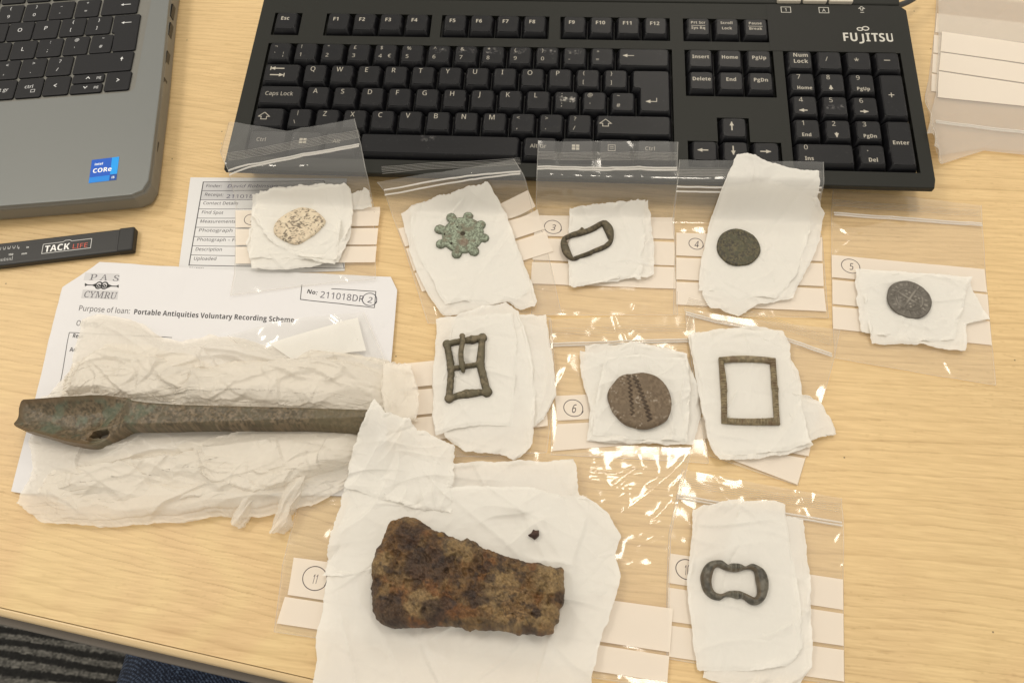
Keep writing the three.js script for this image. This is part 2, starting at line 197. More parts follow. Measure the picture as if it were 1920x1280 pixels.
  [...'ZXCVBNM'].forEach((s, i) => { K(2.25 + i, 2); put(s, 2.25 + i + .4, 2.25, .31, 0, 'center'); });
  [['<', ','], ['>', '.'], ['?', '/']].forEach((s, i) => { K(9.25 + i, 2); put(s[0], 9.25 + i + .33, 2.24, .25, 0, 'center'); put(s[1], 9.25 + i + .31, 2.62, .27, 0, 'center'); });
  K(12.25, 2, 2.75); upShift(12.65, 2.38);
  K(0, 3, 1.5); put('Ctrl', .35, 3.42, .25); K(1.5, 3, 1.25); K(2.75, 3, 1.25); put('Alt', 3.1, 3.42, .25); K(4, 3, 5.75); smudge(6.5, 3.2, 30, .2);
  K(9.75, 3, 1.3); put('Alt Gr', 10.05, 3.42, .25); K(11.05, 3, 1.3); K(12.35, 3, 1.3); K(13.65, 3, 1.35); put('Ctrl', 14, 3.42, .25);
  g.strokeStyle = ink; g.lineWidth = 2; for (const [a, b] of [[1.9, 3.32], [11.5, 3.32]]) { for (let i = 0; i < 4; i++) { g.fillStyle = ink; g.fillRect(X(a + .14 * (i % 2)), Z(b + .12 * (i >> 1)), .12 * k, .1 * k); } } g.strokeRect(X(12.75), Z(3.3), .24 * k, .24 * k); g.fillRect(X(12.8), Z(3.36), .14 * k, 2); g.fillRect(X(12.8), Z(3.43), .14 * k, 2);
  const NX = 15.52, NP = 19.05;
  [['Insert', 'Home', 'PgUp'], ['Delete', 'End', 'PgDn']].forEach((r, j) => r.forEach((s, i) => { K(NX + i * 1.04, j - 1, 1.03); put(s, NX + i * 1.04 + .52, j - .62, .235, 1, 'center'); }));
  K(NX + 1.04, 2, 1.03); arrow(NX + 1.48, 2.4, 0, -1, .36, .05); K(NX, 3, 1.03); arrow(NX + .46, 3.42, -1, 0, .36, .05); K(NX + 1.04, 3, 1.03); arrow(NX + 1.48, 3.4, 0, 1, .36, .05); K(NX + 2.08, 3, 1.03); arrow(NX + 2.56, 3.42, 1, 0, .36, .05);
  K(NP, -1, 1.03); put('Num', NP + .27, -.77, .26, 1); put('Lock', NP + .27, -.5, .26, 1); K(NP + 1.03, -1, 1.03); put('/', NP + 1.4, -.62, .3); K(NP + 2.06, -1, 1.03); put('*', NP + 2.4, -.56, .4); K(NP + 3.09, -1, 1.0); g.fillStyle = ink; g.fillRect(X(NP + 3.45), Z(-.62), .22 * k, .035 * k);
  [['7', 'Home'], ['8', 'u'], ['9', 'PgUp'], ['4', 'l'], ['5', ''], ['6', 'r'], ['1', 'End'], ['2', 'd'], ['3', 'PgDn']].forEach(([a, b], i) => { const x = NP + (i % 3) * 1.03, z = floor(i / 3); K(x, z, 1.03); put(a, x + .32, z + .2, .3); const m = { u: [0, -1], l: [-1, 0], r: [1, 0], d: [0, 1] }[b]; if (m) arrow(x + .45, z + .66, m[0], m[1], m[0] ? .28 : .2, .05); else put(b, x + .30, z + .68, .21, 1); if (a === '5') smudge(x + .5, z + .5, 25, .25); });
  K(NP + 3.09, 0, 1, 2); g.fillStyle = ink; g.fillRect(X(NP + 3.42), Z(.91), .2 * k, .035 * k); g.fillRect(X(NP + 3.503), Z(.83), .035 * k, .2 * k);
  K(NP + 3.09, 2, 1, 2); put('Enter', NP + 3.3, 2.93, .24, 1);
  K(NP, 3, 2.06); put('0', NP + .32, 3.2, .3); put('Ins', NP + .32, 3.66, .23, 1); K(NP + 2.06, 3, 1.03); put('.', NP + 2.4, 3.2, .34); put('Del', NP + 2.42, 3.66, .23, 1);
  const map = tex(c), keyMat = new THREE.MeshPhysicalMaterial({ map, roughness: .38, specularIntensity: .55 });
  const uvk = (x, z) => [(x / U - X0) / (X1 - X0), 1 - (z / U - Z0) / (Z1 - Z0)];
  function keyGeo(outline) {   // outline in key units; rings from skirt to dished top
    const [bx0, bz0, bx1, bz1] = bbox(outline, 0), P = [], Q = [], I = [], n = 40;
    const ring = (l, r, t, b, rad) => { // inset a rounded outline
      const lo = outline.map(([x, z]) => [clamp(x, 0, 99), z]); const pts = []; const N = outline.length;
      const ins = outline.map(([x, z], i) => { const [px, pz] = outline[(i + N - 1) % N], [qx, qz] = outline[(i + 1) % N]; const e = [[x - px, z - pz], [qx - x, qz - z]]; let ox = 0, oz = 0; for (const [dx, dz] of e) { if (abs(dz) < 1e-6) oz = dx > 0 ? t : -b; else ox = dz > 0 ? -r : l; } return [x + ox, z + oz]; });
      ins.forEach((p, i) => { const a = ins[(i + N - 1) % N], b2 = ins[(i + 1) % N], la = hypot(a[0] - p[0], a[1] - p[1]), lb = hypot(b2[0] - p[0], b2[1] - p[1]), ua = [(a[0] - p[0]) / la, (a[1] - p[1]) / la], ub = [(b2[0] - p[0]) / lb, (b2[1] - p[1]) / lb]; for (let s = 0; s <= 3; s++) { const q = s / 3; const A = [p[0] + ua[0] * rad * (1 - q), p[1] + ua[1] * rad * (1 - q)], B = [p[0] + ub[0] * rad * q, p[1] + ub[1] * rad * q]; pts.push([(A[0] * (1 - q) + B[0] * q), (A[1] * (1 - q) + B[1] * q)]); } });
      return pts; };
    const rows = [[ring(.02, .02, .02, .02, .05), -.0085], [ring(.028, .028, .02, .03, .07), -.0046], [ring(.10, .10, .045, .14, .09), -.0008], [ring(.118, .118, .06, .165, .1), -.0002], [ring(.14, .14, .08, .19, .1), 0]];
    const m = rows[0][0].length; rows.forEach(([pts, y]) => pts.forEach(([x, z]) => { P.push(x * U, y, z * U); Q.push(...uvk(x * U, z * U)); }));
    for (let r = 0; r < rows.length - 1; r++) for (let i = 0; i < m; i++) { const a = r * m + i, b = r * m + (i + 1) % m; I.push(a, b, a + m, b, b + m, a + m); }
    const last = rows[rows.length - 1][0], tri = THREE.ShapeUtils.triangulateShape(last.map(([x, z]) => new THREE.Vector2(x, z)), []); const off = (rows.length - 1) * m; tri.forEach(([a, b2, d]) => I.push(off + a, off + d, off + b2));
    const gg = geo(P, I, Q); gg.computeVertexNormals(); const ny = gg.attributes.normal; return gg;
  }
  keys.forEach(([x, z, w, d]) => part('key', keyGeo([[x, z], [x + w, z], [x + w, z + d], [x, z + d]]), keyMat, kb));
  part('enter_key', keyGeo([[13.5, 0], [15, 0], [15, 2], [13.75, 2], [13.75, 1], [13.5, 1]]), keyMat, kb);
  // case with wells
  const rc = (x0, z0, x1, z1) => { const h = new THREE.Path(); h.moveTo(x0 * U, -z0 * U); h.lineTo(x1 * U, -z0 * U); h.lineTo(x1 * U, -z1 * U); h.lineTo(x0 * U, -z1 * U); h.closePath(); return h; };
  const sh = new THREE.Shape(); [[-.59, -3.25], [23.42, -3.25], [23.63, -3.05], [23.60, 4.3], [23.53, 4.60], [-.60, 4.58], [-.63, 4.3]].forEach(([x, z], i) => i ? sh.lineTo(x * U, -z * U) : sh.moveTo(x * U, -z * U));
  const q = .035; for (const [a, b, cc, d] of [[0, F, 1, F + 1], [2.02, F, 6.02, F + 1], [6.47, F, 10.47, F + 1], [10.95, F, 14.95, F + 1], [15.5, F, 18.6, F + 1], [0, -1, 15, 4], [NX, -1, NX + 3.11, 1], [NP, -1, NP + 4.09, 4]]) sh.holes.push(rc(a - q, b - q, cc + q, d + q * 1.5));
  const ar = new THREE.Path(); [[NX + 1.04 - q, 2 - q], [NX + 2.07 + q, 2 - q], [NX + 2.07 + q, 3 - q], [NX + 3.11 + q, 3 - q], [NX + 3.11 + q, 4 + q], [NX - q, 4 + q], [NX - q, 3 - q], [NX + 1.04 - q, 3 - q]].forEach(([x, z], i) => i ? ar.lineTo(x * U, -z * U) : ar.moveTo(x * U, -z * U)); sh.holes.push(ar);
  const caseMat = phys([.017, .0175, .0145], .5, { side: THREE.FrontSide, specularIntensity: .42 }), eg = new THREE.ExtrudeGeometry(sh, { depth: .0032, bevelEnabled: true, bevelThickness: .0007, bevelSize: .0005, bevelSegments: 2, curveSegments: 4 }); eg.rotateX(-PI / 2); eg.translate(0, -.0059, 0);
  const body = part('case', eg, caseMat, kb);
  const tray = new THREE.BoxGeometry(23.3 * U, .0165, 7.2 * U); tray.translate(11.5 * U, -.0151, .42 * U); part('tray', tray, std([.012, .012, .012], .7), kb);
  // status keys at the far edge, marks beside them and the maker's mark
  for (const [a, b] of [[[1488, 0], [1530, 6]], [[1535, 0], [1578, 6]], [[1582, 0], [1625, 6]]].map((t, i) => [[18.98 + i * .95, -3.75], [19.84 + i * .95, -3.34]])) { const s = new RoundedBoxGeometry((b[0] - a[0]) * U, .004, (b[1] - a[1]) * U, 3, .0008); s.translate((a[0] + b[0]) / 2 * U, -.0018, (a[1] + b[1]) / 2 * U); part('status_cover', s, std([.62, .56, .46], .35), kb, 'pale translucent strip over a status light'); }
  const top = new RoundedBoxGeometry(24.0 * U, .012, 1.1 * U, 3, .002); top.translate(11.5 * U, -.0081, -3.86 * U); part('rear_rim', top, caseMat, kb);
  const mc = document.createElement('canvas'); mc.width = 512; mc.height = 256; const mg = mc.getContext('2d'); mg.fillStyle = '#232320'; mg.fillRect(0, 0, 512, 256); mg.strokeStyle = mg.fillStyle = '#c9c6bd'; mg.lineWidth = 3; mg.font = '24px sans-serif'; mg.textAlign = 'center'; mg.textBaseline = 'middle';
  mg.strokeRect(62, 15, 40, 30); mg.fillText('1', 82, 31); mg.strokeRect(222, 15, 40, 30); mg.fillText('A', 242, 31); mg.beginPath(); [[402, 6], [414, 18], [406, 18], [406, 28], [398, 28], [398, 18], [390, 18], [402, 6]].forEach(([x, y], i) => i ? mg.lineTo(x, y) : mg.moveTo(x, y)); mg.stroke(); mg.fillRect(394, 38, 16, 3);
  mg.font = 'bold 62px sans-serif'; mg.textAlign = 'left'; mg.save(); mg.translate(304, 176); mg.scale(.86, 1); mg.fillText('FU', 0, 0); mg.fillText('I', 112, 0); mg.fillText('TSU', 140, 0); mg.restore(); mg.lineWidth = 8; mg.beginPath(); mg.moveTo(390, 158); mg.lineTo(390, 196); mg.quadraticCurveTo(388, 208, 372, 206); mg.stroke(); mg.lineWidth = 5; mg.beginPath(); mg.ellipse(382, 132, 11, 8, 0, 0, 7); mg.ellipse(406, 128, 13, 10, 0, 2.6, 8.4); mg.stroke();
  const mp = new THREE.PlaneGeometry(4.42 * U, 2.21 * U); mp.rotateX(-PI / 2); const mk = part('maker_mark', mp, phys([1, 1, 1], .5, { map: tex(mc), specularIntensity: .42 }), kb, 'printed maker name and lock symbols'); mk.position.set(20.78 * U, -.0018, -2.15 * U);
  const cable = new THREE.CatmullRomCurve3([[23.0, -.012, -3.5], [23.55, -.012, -3.75], [24.3, -.016, -4.3], [25.2, -.02, -5.2]].map(([a, y, b]) => new THREE.Vector3(a * U, y, b * U))); part('cable', new THREE.TubeGeometry(cable, 24, .0021, 8), std([.02, .02, .02], .5), kb);
}

// ---------------------------------------------------------------- laptop
{
  const ang = Math.atan2(.12218, .99251), lp = thing('laptop', 'silver grey laptop with black keys at the left, only its corner in view', 'laptop', [-.30546, .018, -.0576]); lp.rotation.y = ang;
  const m = .001, alu = std([.190, .198, .192], .42, { metalness: .35 });
  const outer = [[-.32, -.30], [-.0165, -.30], [-.0130, -.18], [-.0080, -.10], [-.0046, -.022], [-.0045, -.012], [-.0075, -.0042], [-.0145, -.0010], [-.05, 0], [-.32, .002]];
  const path = (a) => a.map(([x, z]) => new THREE.Vector2(x, -z)), sh = new THREE.Shape(path(smoothCorner(outer)));
  function smoothCorner(a) { return a; }
  const tr = [[-.31, -.29], [-.0275, -.29], [-.0265, -.20], [-.0255, -.096], [-.0275, -.0925], [-.032, -.0912], [-.31, -.0895]]; sh.holes.push(new THREE.Path(path(tr)));
  const top = new THREE.ExtrudeGeometry(sh, { depth: .0006, bevelEnabled: true, bevelThickness: .0007, bevelSize: .0007, bevelOffset: -.0007, bevelSegments: 3 }); top.rotateX(-PI / 2); top.translate(0, -.0013, 0); part('palm_rest', top, alu, lp);
  const bs = new THREE.ExtrudeGeometry(new THREE.Shape(path(outer)), { depth: .0075, bevelEnabled: true, bevelThickness: .0045, bevelSize: .004, bevelOffset: -.0042, bevelSegments: 5 }); bs.rotateX(-PI / 2); bs.translate(0, -.0134, 0); part('base', bs, std([.20, .195, .175], .4, { metalness: .35 }), lp);
  const x0 = -.16, z0 = -.235, w = .135, d = .145, c = document.createElement('canvas'); c.width = 1080; c.height = 1160; const g = c.getContext('2d'), kk = 8000; g.fillStyle = '#19191c'; g.fillRect(0, 0, 1080, 1160); g.fillStyle = g.strokeStyle = '#d9dadb'; g.textBaseline = 'middle';
  const T = (s, x, z, h = 4.4) => { g.font = h * 8 + 'px sans-serif'; g.textAlign = 'center'; g.fillText(s, (x / 1000 - x0) * kk, (z / 1000 - z0) * kk); };
  const chev = (x, z, a) => { g.save(); g.translate((x / 1000 - x0) * kk, (z / 1000 - z0) * kk); g.rotate(a); g.lineWidth = 5; g.beginPath(); g.moveTo(-8, -11); g.lineTo(7, 0); g.lineTo(-8, 11); g.stroke(); g.restore(); };
  const arr = (x, z, dx, dz, L) => { const X = (x / 1000 - x0) * kk, Z = (z / 1000 - z0) * kk; g.lineWidth = 5; g.beginPath(); g.moveTo(X - dx * L, Z - dz * L); g.lineTo(X + dx * L, Z + dz * L); g.stroke(); g.beginPath(); g.moveTo(X + dx * (L + 6), Z + dz * (L + 6)); g.lineTo(X + dx * (L - 12) + dz * 10, Z + dz * (L - 12) + dx * 10); g.lineTo(X + dx * (L - 12) - dz * 10, Z + dz * (L - 12) - dx * 10); g.fill(); };
  const keys = [];   // mm from the near right corner
  const K = (x0, x1, z0, z1) => keys.push([x0, x1, z0, z1]);
  for (let i = 0; i < 5; i++) { K(-185.5 + i * 19.9, -167.3 + i * 19.9, -207, -192.8); }
  K(-86, -62, -207, -192.8); K(-60.6, -37.6, -207, -192.8);
  [[-164.5, '*', '8'], [-144.6, '(', '9'], [-124.7, ')', '0'], [-105, '_', '-'], [-85, '+', '=']].forEach(([x, a, b]) => { K(x, x + 18.4, -190.3, -171.8); T(a, x + 8.5, -187, 4); T(b, x + 8.3, -178.3, 4.4); }); K(-64.7, -36.8, -190.3, -172.3); arr(-46, -182, -1, 0, 28);
  [[-172.5, 'I'], [-152.8, 'I'], [-133.1, 'O'], [-113.4, 'P']].forEach(([x, a]) => { K(x, x + 18.9, -171.2, -152.2); T(a, x + 9, -163, 5.2); }); [[-93.2, '{', '['], [-73.3, '}', ']']].forEach(([x, a, b]) => { K(x, x + 18.9, -171, -152.6); T(a, x + 9, -167.2, 4.2); T(b, x + 8.5, -159.3, 4.2); });
  [[-165.6, 'J'], [-145.9, 'K'], [-126.2, 'L']].forEach(([x, a]) => { K(x, x + 18.5, -150.9, -132.8); T(a, x + 8.5, -142.7, 5.2); }); [[-106.7, ':', ';'], [-86.8, '@', "'"], [-66.9, '~', '#']].forEach(([x, a, b], i) => { K(x, x + (i === 2 ? 16.4 : 18.5), -151.2, -133.1); T(a, x + 9, -148, 4.2); T(b, x + 8.4, -139.5, 4.2); });
  [[-154.4, 'M', ''], [-134.7, '<', ','], [-115, '>', '.'], [-95.4, '?', '/']].forEach(([x, a, b]) => { K(x, x + 18.4, -131.8, -113.5); T(a, x + 9, -127.5, 4.4); T(b, x + 8.3, -119.4, 4.4); }); K(-75.4, -32.4, -132.4, -113.4); arr(-40.5, -125, 0, -1, 13);
  K(-153.5, -134.6, -112.2, -94.2); K(-133.6, -114.7, -112.2, -94.2); T('alt gr', -124.5, -103.2, 4.4); K(-113.7, -94.9, -112.2, -94.2); T('ctrl', -104.8, -104.6, 4.4); g.lineWidth = 3; g.strokeRect((-.1026 - x0) * kk, (-.1015 - z0) * kk, 22, 20); K(-93.9, -75.2, -112.2, -94.6); chev(-85.5, -103.8, PI); K(-74, -50.8, -112.4, -104.2); chev(-62.5, -108.8, -PI / 2); T('pg', -54.5, -108.8, 3.2); K(-74, -50.8, -103.2, -94.4); chev(-63, -99.8, PI / 2); T('pg', -55, -99.6, 3.2); K(-49.3, -31, -112.6, -94.8); chev(-40, -104.6, 0);
  const km = phys([1, 1, 1], .5, { map: tex(c), specularIntensity: .5 });
  const kg = (pts) => { const s = new THREE.Shape(path(pts)), e = new THREE.ExtrudeGeometry(s, { depth: .0008, bevelEnabled: true, bevelThickness: .0005, bevelSize: .0006, bevelOffset: -.0006, bevelSegments: 3, curveSegments: 6 }); e.rotateX(-PI / 2); e.translate(0, -.0014, 0); const u = e.attributes.uv, p = e.attributes.position; for (let i = 0; i < u.count; i++) u.setXY(i, (p.getX(i) - x0) / w, 1 - (p.getZ(i) - z0) / d); return e; };
  const rr = (a, b, e, f, r = .0016) => { const o = []; for (const [cx, cz, t] of [[b - r, e + r, -PI / 2], [b - r, f - r, 0], [a + r, f - r, PI / 2], [a + r, e + r, PI]]) for (let i = 0; i <= 4; i++) o.push([cx + r * cos(t + i / 4 * PI / 2), cz + r * sin(t + i / 4 * PI / 2)]); return o; };
  keys.forEach(([a, b, e, f]) => part('key', kg(rr(a * m, b * m, e * m, f * m)), km, lp));
  arr(-42.5, -162.5, -1, 0, 28); g.lineWidth = 5; part('enter_key', kg([[-.0526, -.1708], [-.0345, -.1708], [-.0333, -.1698], [-.0322, -.1345], [-.0332, -.1335], [-.0488, -.1335], [-.0496, -.1345], [-.0505, -.1525], [-.0528, -.1532], [-.0532, -.1698]]), km, lp);
  km.map = tex(c);
  // processor sticker
  const sc = document.createElement('canvas'); sc.width = sc.height = 256; const s = sc.getContext('2d'); s.fillStyle = '#0056c4'; s.fillRect(0, 0, 256, 256); s.fillStyle = '#009cf4'; s.fillRect(190, 0, 66, 190); s.fillStyle = '#0084e4'; s.fillRect(0, 196, 190, 60); s.fillStyle = '#00479f'; s.fillRect(190, 190, 66, 66); s.fillStyle = '#fff'; s.textBaseline = 'alphabetic'; s.font = 'bold 36px sans-serif'; s.fillText('intel', 32, 68); s.save(); s.translate(22, 150); s.scale(1.05, 1); s.font = 'bold 66px sans-serif'; s.fillText('CORe', 0, 0); s.restore(); s.font = 'bold 34px sans-serif'; s.fillText('i5', 208, 236);
  const sg = new RoundedBoxGeometry(.0186, .00022, .0196, 2, .0001), su = sg.attributes.uv, sp = sg.attributes.position; for (let i = 0; i < su.count; i++) su.setXY(i, sp.getX(i) / .0186 + .5, .5 - sp.getZ(i) / .0196); const st = part('sticker', sg, std([1, 1, 1], .3, { map: tex(sc) }), lp, 'small bright blue processor sticker'); st.position.set(-.0362, .0001, -.0233); st.rotation.y = .06;
  // ports along the right side
  [[-.178, .013], [-.158, .013], [-.128, .014], [-.104, .009], [-.044, .012]].forEach(([z, l], i) => { const b = new THREE.BoxGeometry(.0016, i === 4 ? .001 : .0045, l); const p = part(i === 4 ? 'card_slot' : 'port', b, std([.012, .012, .012], .4), lp); p.position.set(mix(-.0040, -.0128, -z / .18) - .0003, -.0068, z); });
}

// ---------------------------------------------------------------- caliper
{
  const o = thing('caliper', 'black plastic caliper beam with printed scale lying beside the laptop', 'caliper');
  const q = [[[-.4078,-.0239],[-.3282,-.0382]],[[-.3194,-.0398]],[[-.3140,-.0226],[-.3228,-.0206]],[[-.4006,-.0040]]], A = q[0][0], B = q[1][0], C = q[2][0], D = q[3][0], e0 = [B[0] - A[0], B[1] - A[1]], L = hypot(...e0), e = [e0[0] / L, e0[1] / L], Wd = abs((C[0] - B[0]) * -e[1] + (C[1] - B[1]) * e[0]);
  o.position.set(B[0], 0, B[1]); o.rotation.y = -Math.atan2(e[1], e[0]);
  const beam = new RoundedBoxGeometry(.18, .0046, Wd, 4, .0009); beam.translate(-.0975, .0026, Wd / 2); part('beam', beam, std([.013, .013, .013], .42), o);
  const cap = new RoundedBoxGeometry(.0105, .0056, Wd + .0006, 4, .0012); cap.translate(-.0048, .0029, Wd / 2); part('end_cap', cap, std([.011, .011, .011], .5), o);
  const pw = .09, c = document.createElement('canvas'); c.width = 1440; c.height = 208; const g = c.getContext('2d'), k = 16000; g.fillStyle = '#1c1c1c'; g.fillRect(0, 0, 1440, 208); g.fillStyle = g.strokeStyle = '#d8d8d6';
  const x = (mm) => 1440 - (mm + .5) * 16; g.textBaseline = 'alphabetic'; g.textAlign = 'center'; g.lineWidth = 4;
  for (let i = 0; i < 90; i++) { const X = x(68) - i * 16; if (X < 0) break; g.fillRect(X - 2, 208 - (i % 10 ? i % 5 ? 44 : 54 : 62), 4, i % 10 ? i % 5 ? 32 : 42 : 54); }
  for (let i = 0; i < 14; i++) { const X = x(66) - i * 25.4; g.fillRect(X - 2, 14, 4, i % 4 ? 22 : 34); if (i % 2) { g.beginPath(); g.ellipse(X - 10, 44, 9, 6, 0, 0, 7); g.stroke(); } }
  g.font = 'bold 32px sans-serif'; g.fillText('150', x(69.5), 134); g.fillText('140', x(78.5), 134); g.fillText('in', x(59), 66); g.fillText('mm', x(60.5), 142); g.fillText('6', x(65), 62);
  g.lineWidth = 6; g.beginPath(); [[-.5, 52], [8.5, 52], [9.5, 36], [11.5, 36], [12.5, 52], [21.6, 52], [21.6, 158], [-.5, 158], [-.5, 52]].forEach(([a, b], i) => { const X = x(48 - a * 1.46), Y = b - 6 + (b > 100 ? 8 : -4); i ? g.lineTo(X, Y) : g.moveTo(X, Y); }); g.stroke();
  g.textAlign = 'left'; g.fillStyle = '#eeeeec'; g.font = 'bold 110px sans-serif'; g.save(); g.translate(x(47.3), 144); g.scale(.98, 1); g.fillText('TACK', 0, 0); g.restore(); g.fillStyle = '#c8503c'; g.font = '80px sans-serif'; g.save(); g.translate(x(29), 144); g.scale(1.15, 1); g.fillText('LIFE', 0, 0); g.restore();
  const pl = new THREE.PlaneGeometry(pw, .013); pl.rotateX(-PI / 2); const p = part('printed_scale', pl, std([1, 1, 1], .45, { map: tex(c) }), o, 'white scale marks and maker logo'); p.position.set(-.0115 - pw / 2 + .011 - .0105, .00495, Wd / 2);
}

// ---------------------------------------------------------------- printed papers
const paperMat = (map) => std([.87, .87, .87], .85, { map });
{
  const s = [[[-.2937,-.0849],[-.2470,-.0860]],[[-.1831,-.0876],[-.1780,-.0503]],[[-.1731,-.0141],[-.2276,-.0100]],[[-.2831,-.0070]]], P = new Print(...bbox(s.flat()), 7500, '#ecebeb');
  const ink = '#3c3a3e', t = (a, b, str, h) => P.text(a, b, str, h, 'sans-serif', ink, '', .04);
  P.fill([[-.2836,-.0813],[-.1985,-.0850],[-.1943,-.0685],[-.2820,-.0663]], '#d2d1d3');
  const tl = [[-.2836,-.0813],[-.1985,-.0850]], bl = [[-.2774,-.0144],[-.1736,-.0158]];
  P.line(tl, .0005, ink); P.line([tl[0], bl[0]], .0006, ink); P.line(bl, .0005, ink); P.line([tl[1], bl[1]], .0004, ink);
  [[-.2829,-.0739],[-.2820,-.0663],[-.2813,-.0588],[-.2805,-.0513],[-.2798,-.0439],[-.2792,-.0365],[-.2786,-.0293],[-.2781,-.0222]].forEach((a, i) => P.line([a, [mix(tl[1][0], bl[1][0], (i + 1) / 9), mix(tl[1][1], bl[1][1], (i + 1) / 9)]], .00035, ink));
  const rows = [[-.2810,-.0770],[-.2695,-.0772],[-.2803,-.0698],[-.2668,-.0698],[-.2796,-.0626],[-.2549,-.0632],[-.2789,-.0552],[-.2637,-.0552],[-.2782,-.0477],[-.2535,-.0483],[-.2775,-.0405],[-.2324,-.0415],[-.2769,-.0332],[-.2385,-.0339],[-.2761,-.0256],[-.2577,-.0260],[-.2755,-.0184],[-.2599,-.0188],[-.2769,-.0106],[-.2668,-.0110]];
  ['Finder:', 'Receipt:', 'Contact Details', 'Find Spot', 'Measurements', 'Photograph – Working', 'Photograph – Finished', 'Description', 'Uploaded', 'Notes:'].forEach((str, i) => t(rows[2 * i], rows[2 * i + 1], str, .0034));
  const hw = [[-.2661,-.0772],[-.2303,-.0783],[-.2646,-.0685],[-.2380,-.0692]]; P.text(hw[0], hw[1], 'David Robinson', .0036, 'sans-serif', '#4a4763', 'italic', -.1); P.text(hw[2], hw[3], '211018DR', .0040, 'sans-serif', '#45425c', '', -.05);
  const m = part('record_form', sheet(s, 60, 40, (x, z) => .0004 + .0003 * (1 + sn(x * 30, z * 30, 4)), { uv: P.uv }), paperMat(P.map()), scene); tag(m, 'small printed record form with table rows under bag number one', 'form');
}
const pasH = (x, z) => .0011 + .0008 * (1 + fbm(x * 26, z * 26, 41, 3)) + .0011 * max(0, fbm(x * 60, z * 45, 42, 3));
{
  const s = [[[-.3564,.0062],[-.3475,-.0022],[-.3372,-.0136],[-.2779,-.0117],[-.2098,-.0107]],[[-.1420,-.0102],[-.1366,-.0006],[-.1350,.0278]],[[-.1326,.0772],[-.1277,.1313],[-.2254,.1363]],[[-.3361,.1407],[-.3438,.1398],[-.3498,.0768]]], P = new Print(...bbox(s.flat()), 7500, '#efedee'), ink = '#3a383b';
  const q = (...a) => a, n = [[-.3406,.0226],[-.3061,.0234],[-.3039,.0236],[-.1987,.0253],[-.3391,.0331],[-.3245,.0336],[-.3383,.0418],[-.3313,.0420],[-.3373,.0512],[-.3328,.0512]];
  P.text(n[0], n[1], 'Purpose of loan:', .0052, 'sans-serif', '#4a484b', '', -.12); P.text(n[2], n[3], 'Portable Antiquities Voluntary Recording Scheme', .0050, 'sans-serif', ink, 'bold', -.14); P.text(n[4], n[5], 'Objects', .0052, 'sans-serif', '#4a484b', '', -.12); P.text(n[6], n[7], 'Rem', .0040, 'sans-serif', ink, 'bold', -.14); P.text(n[8], n[9], 'Ad', .0040, 'sans-serif', ink, 'bold', -.14);
  P.line([[-.2748,.0388],[-.3414,.0383],[-.3367,.0716]], .0004, ink);
  P.fill([[-.3443,-.0051],[-.3213,-.0054],[-.3197,.0002],[-.3437,.0006]], '#dedcdd'); P.fill([[-.3421,.0074],[-.3184,.0073],[-.3171,.0137],[-.3414,.0138]], '#d9d7d8');
  const lg = [[-.3405,.0001],[-.3352,-.0001],[-.3333,.0000],[-.3281,-.0000],[-.3248,.0001],[-.3202,.0003],[-.3404,.0129],[-.3184,.0131]];
  P.text(lg[0], lg[1], 'P', .0060, 'serif', '#77757a'); P.text(lg[2], lg[3], 'A', .0060, 'serif', '#77757a'); P.text(lg[4], lg[5], 'S', .0060, 'serif', '#77757a'); P.text(lg[6], lg[7], 'CYMRU', .0064, 'serif', '#6d6b70');
  const d = [[-.3416,.0038],[-.3340,.0039],[-.3324,.0039],[-.3286,.0039],[-.3269,.0040],[-.3194,.0040]]; P.line([d[0], d[1]], .0007, '#333'); P.line([d[4], d[5]], .0007, '#333'); P.fill([[-.3375,.0039],[-.3345,.0023],[-.3335,.0055]], '#333'); P.fill([[-.3234,.0038],[-.3271,.0025],[-.3262,.0057]], '#333'); P.fill([[-.3422,.0026],[-.3397,.0037],[-.3414,.0051]], '#333'); P.fill([[-.3195,.0028],[-.3213,.0040],[-.3188,.0051]], '#333');
  for (const k of [2, 3]) { P.ring(d[k], .0022, .0024, .0009, '#333'); P.ring([d[k][0], d[k][1] + .0003], .0008, .0009, .0008, '#333'); }
  P.line([[-.1986,-.0015],[-.1977,.0089],[-.1494,.0127],[-.1502,.0009],[-.1789,.0003]], .00045, '#333'); const no = [[-.1947,.0042],[-.1875,.0051],[-.1856,.0070],[-.1568,.0090],[-.1548,.0090],[-.1514,.0094],[-.1533,.0069]]; P.text(no[0], no[1], 'No:', .0040, 'sans-serif', '#333', 'bold'); P.text(no[2], no[3], '211018DR', .0064, 'sans-serif', '#55535c', '', -.1); P.text(no[4], no[5], '2', .0056, 'sans-serif', '#3c3a44'); P.ring(no[6], .0047, .0045, .0005, '#3c3a44');
  const m = part('loan_form', sheet(s, 120, 90, pasH, { uv: P.uv }), paperMat(P.map()), scene); tag(m, 'large white loan form with printed heading under the long bronze tool', 'form');
}

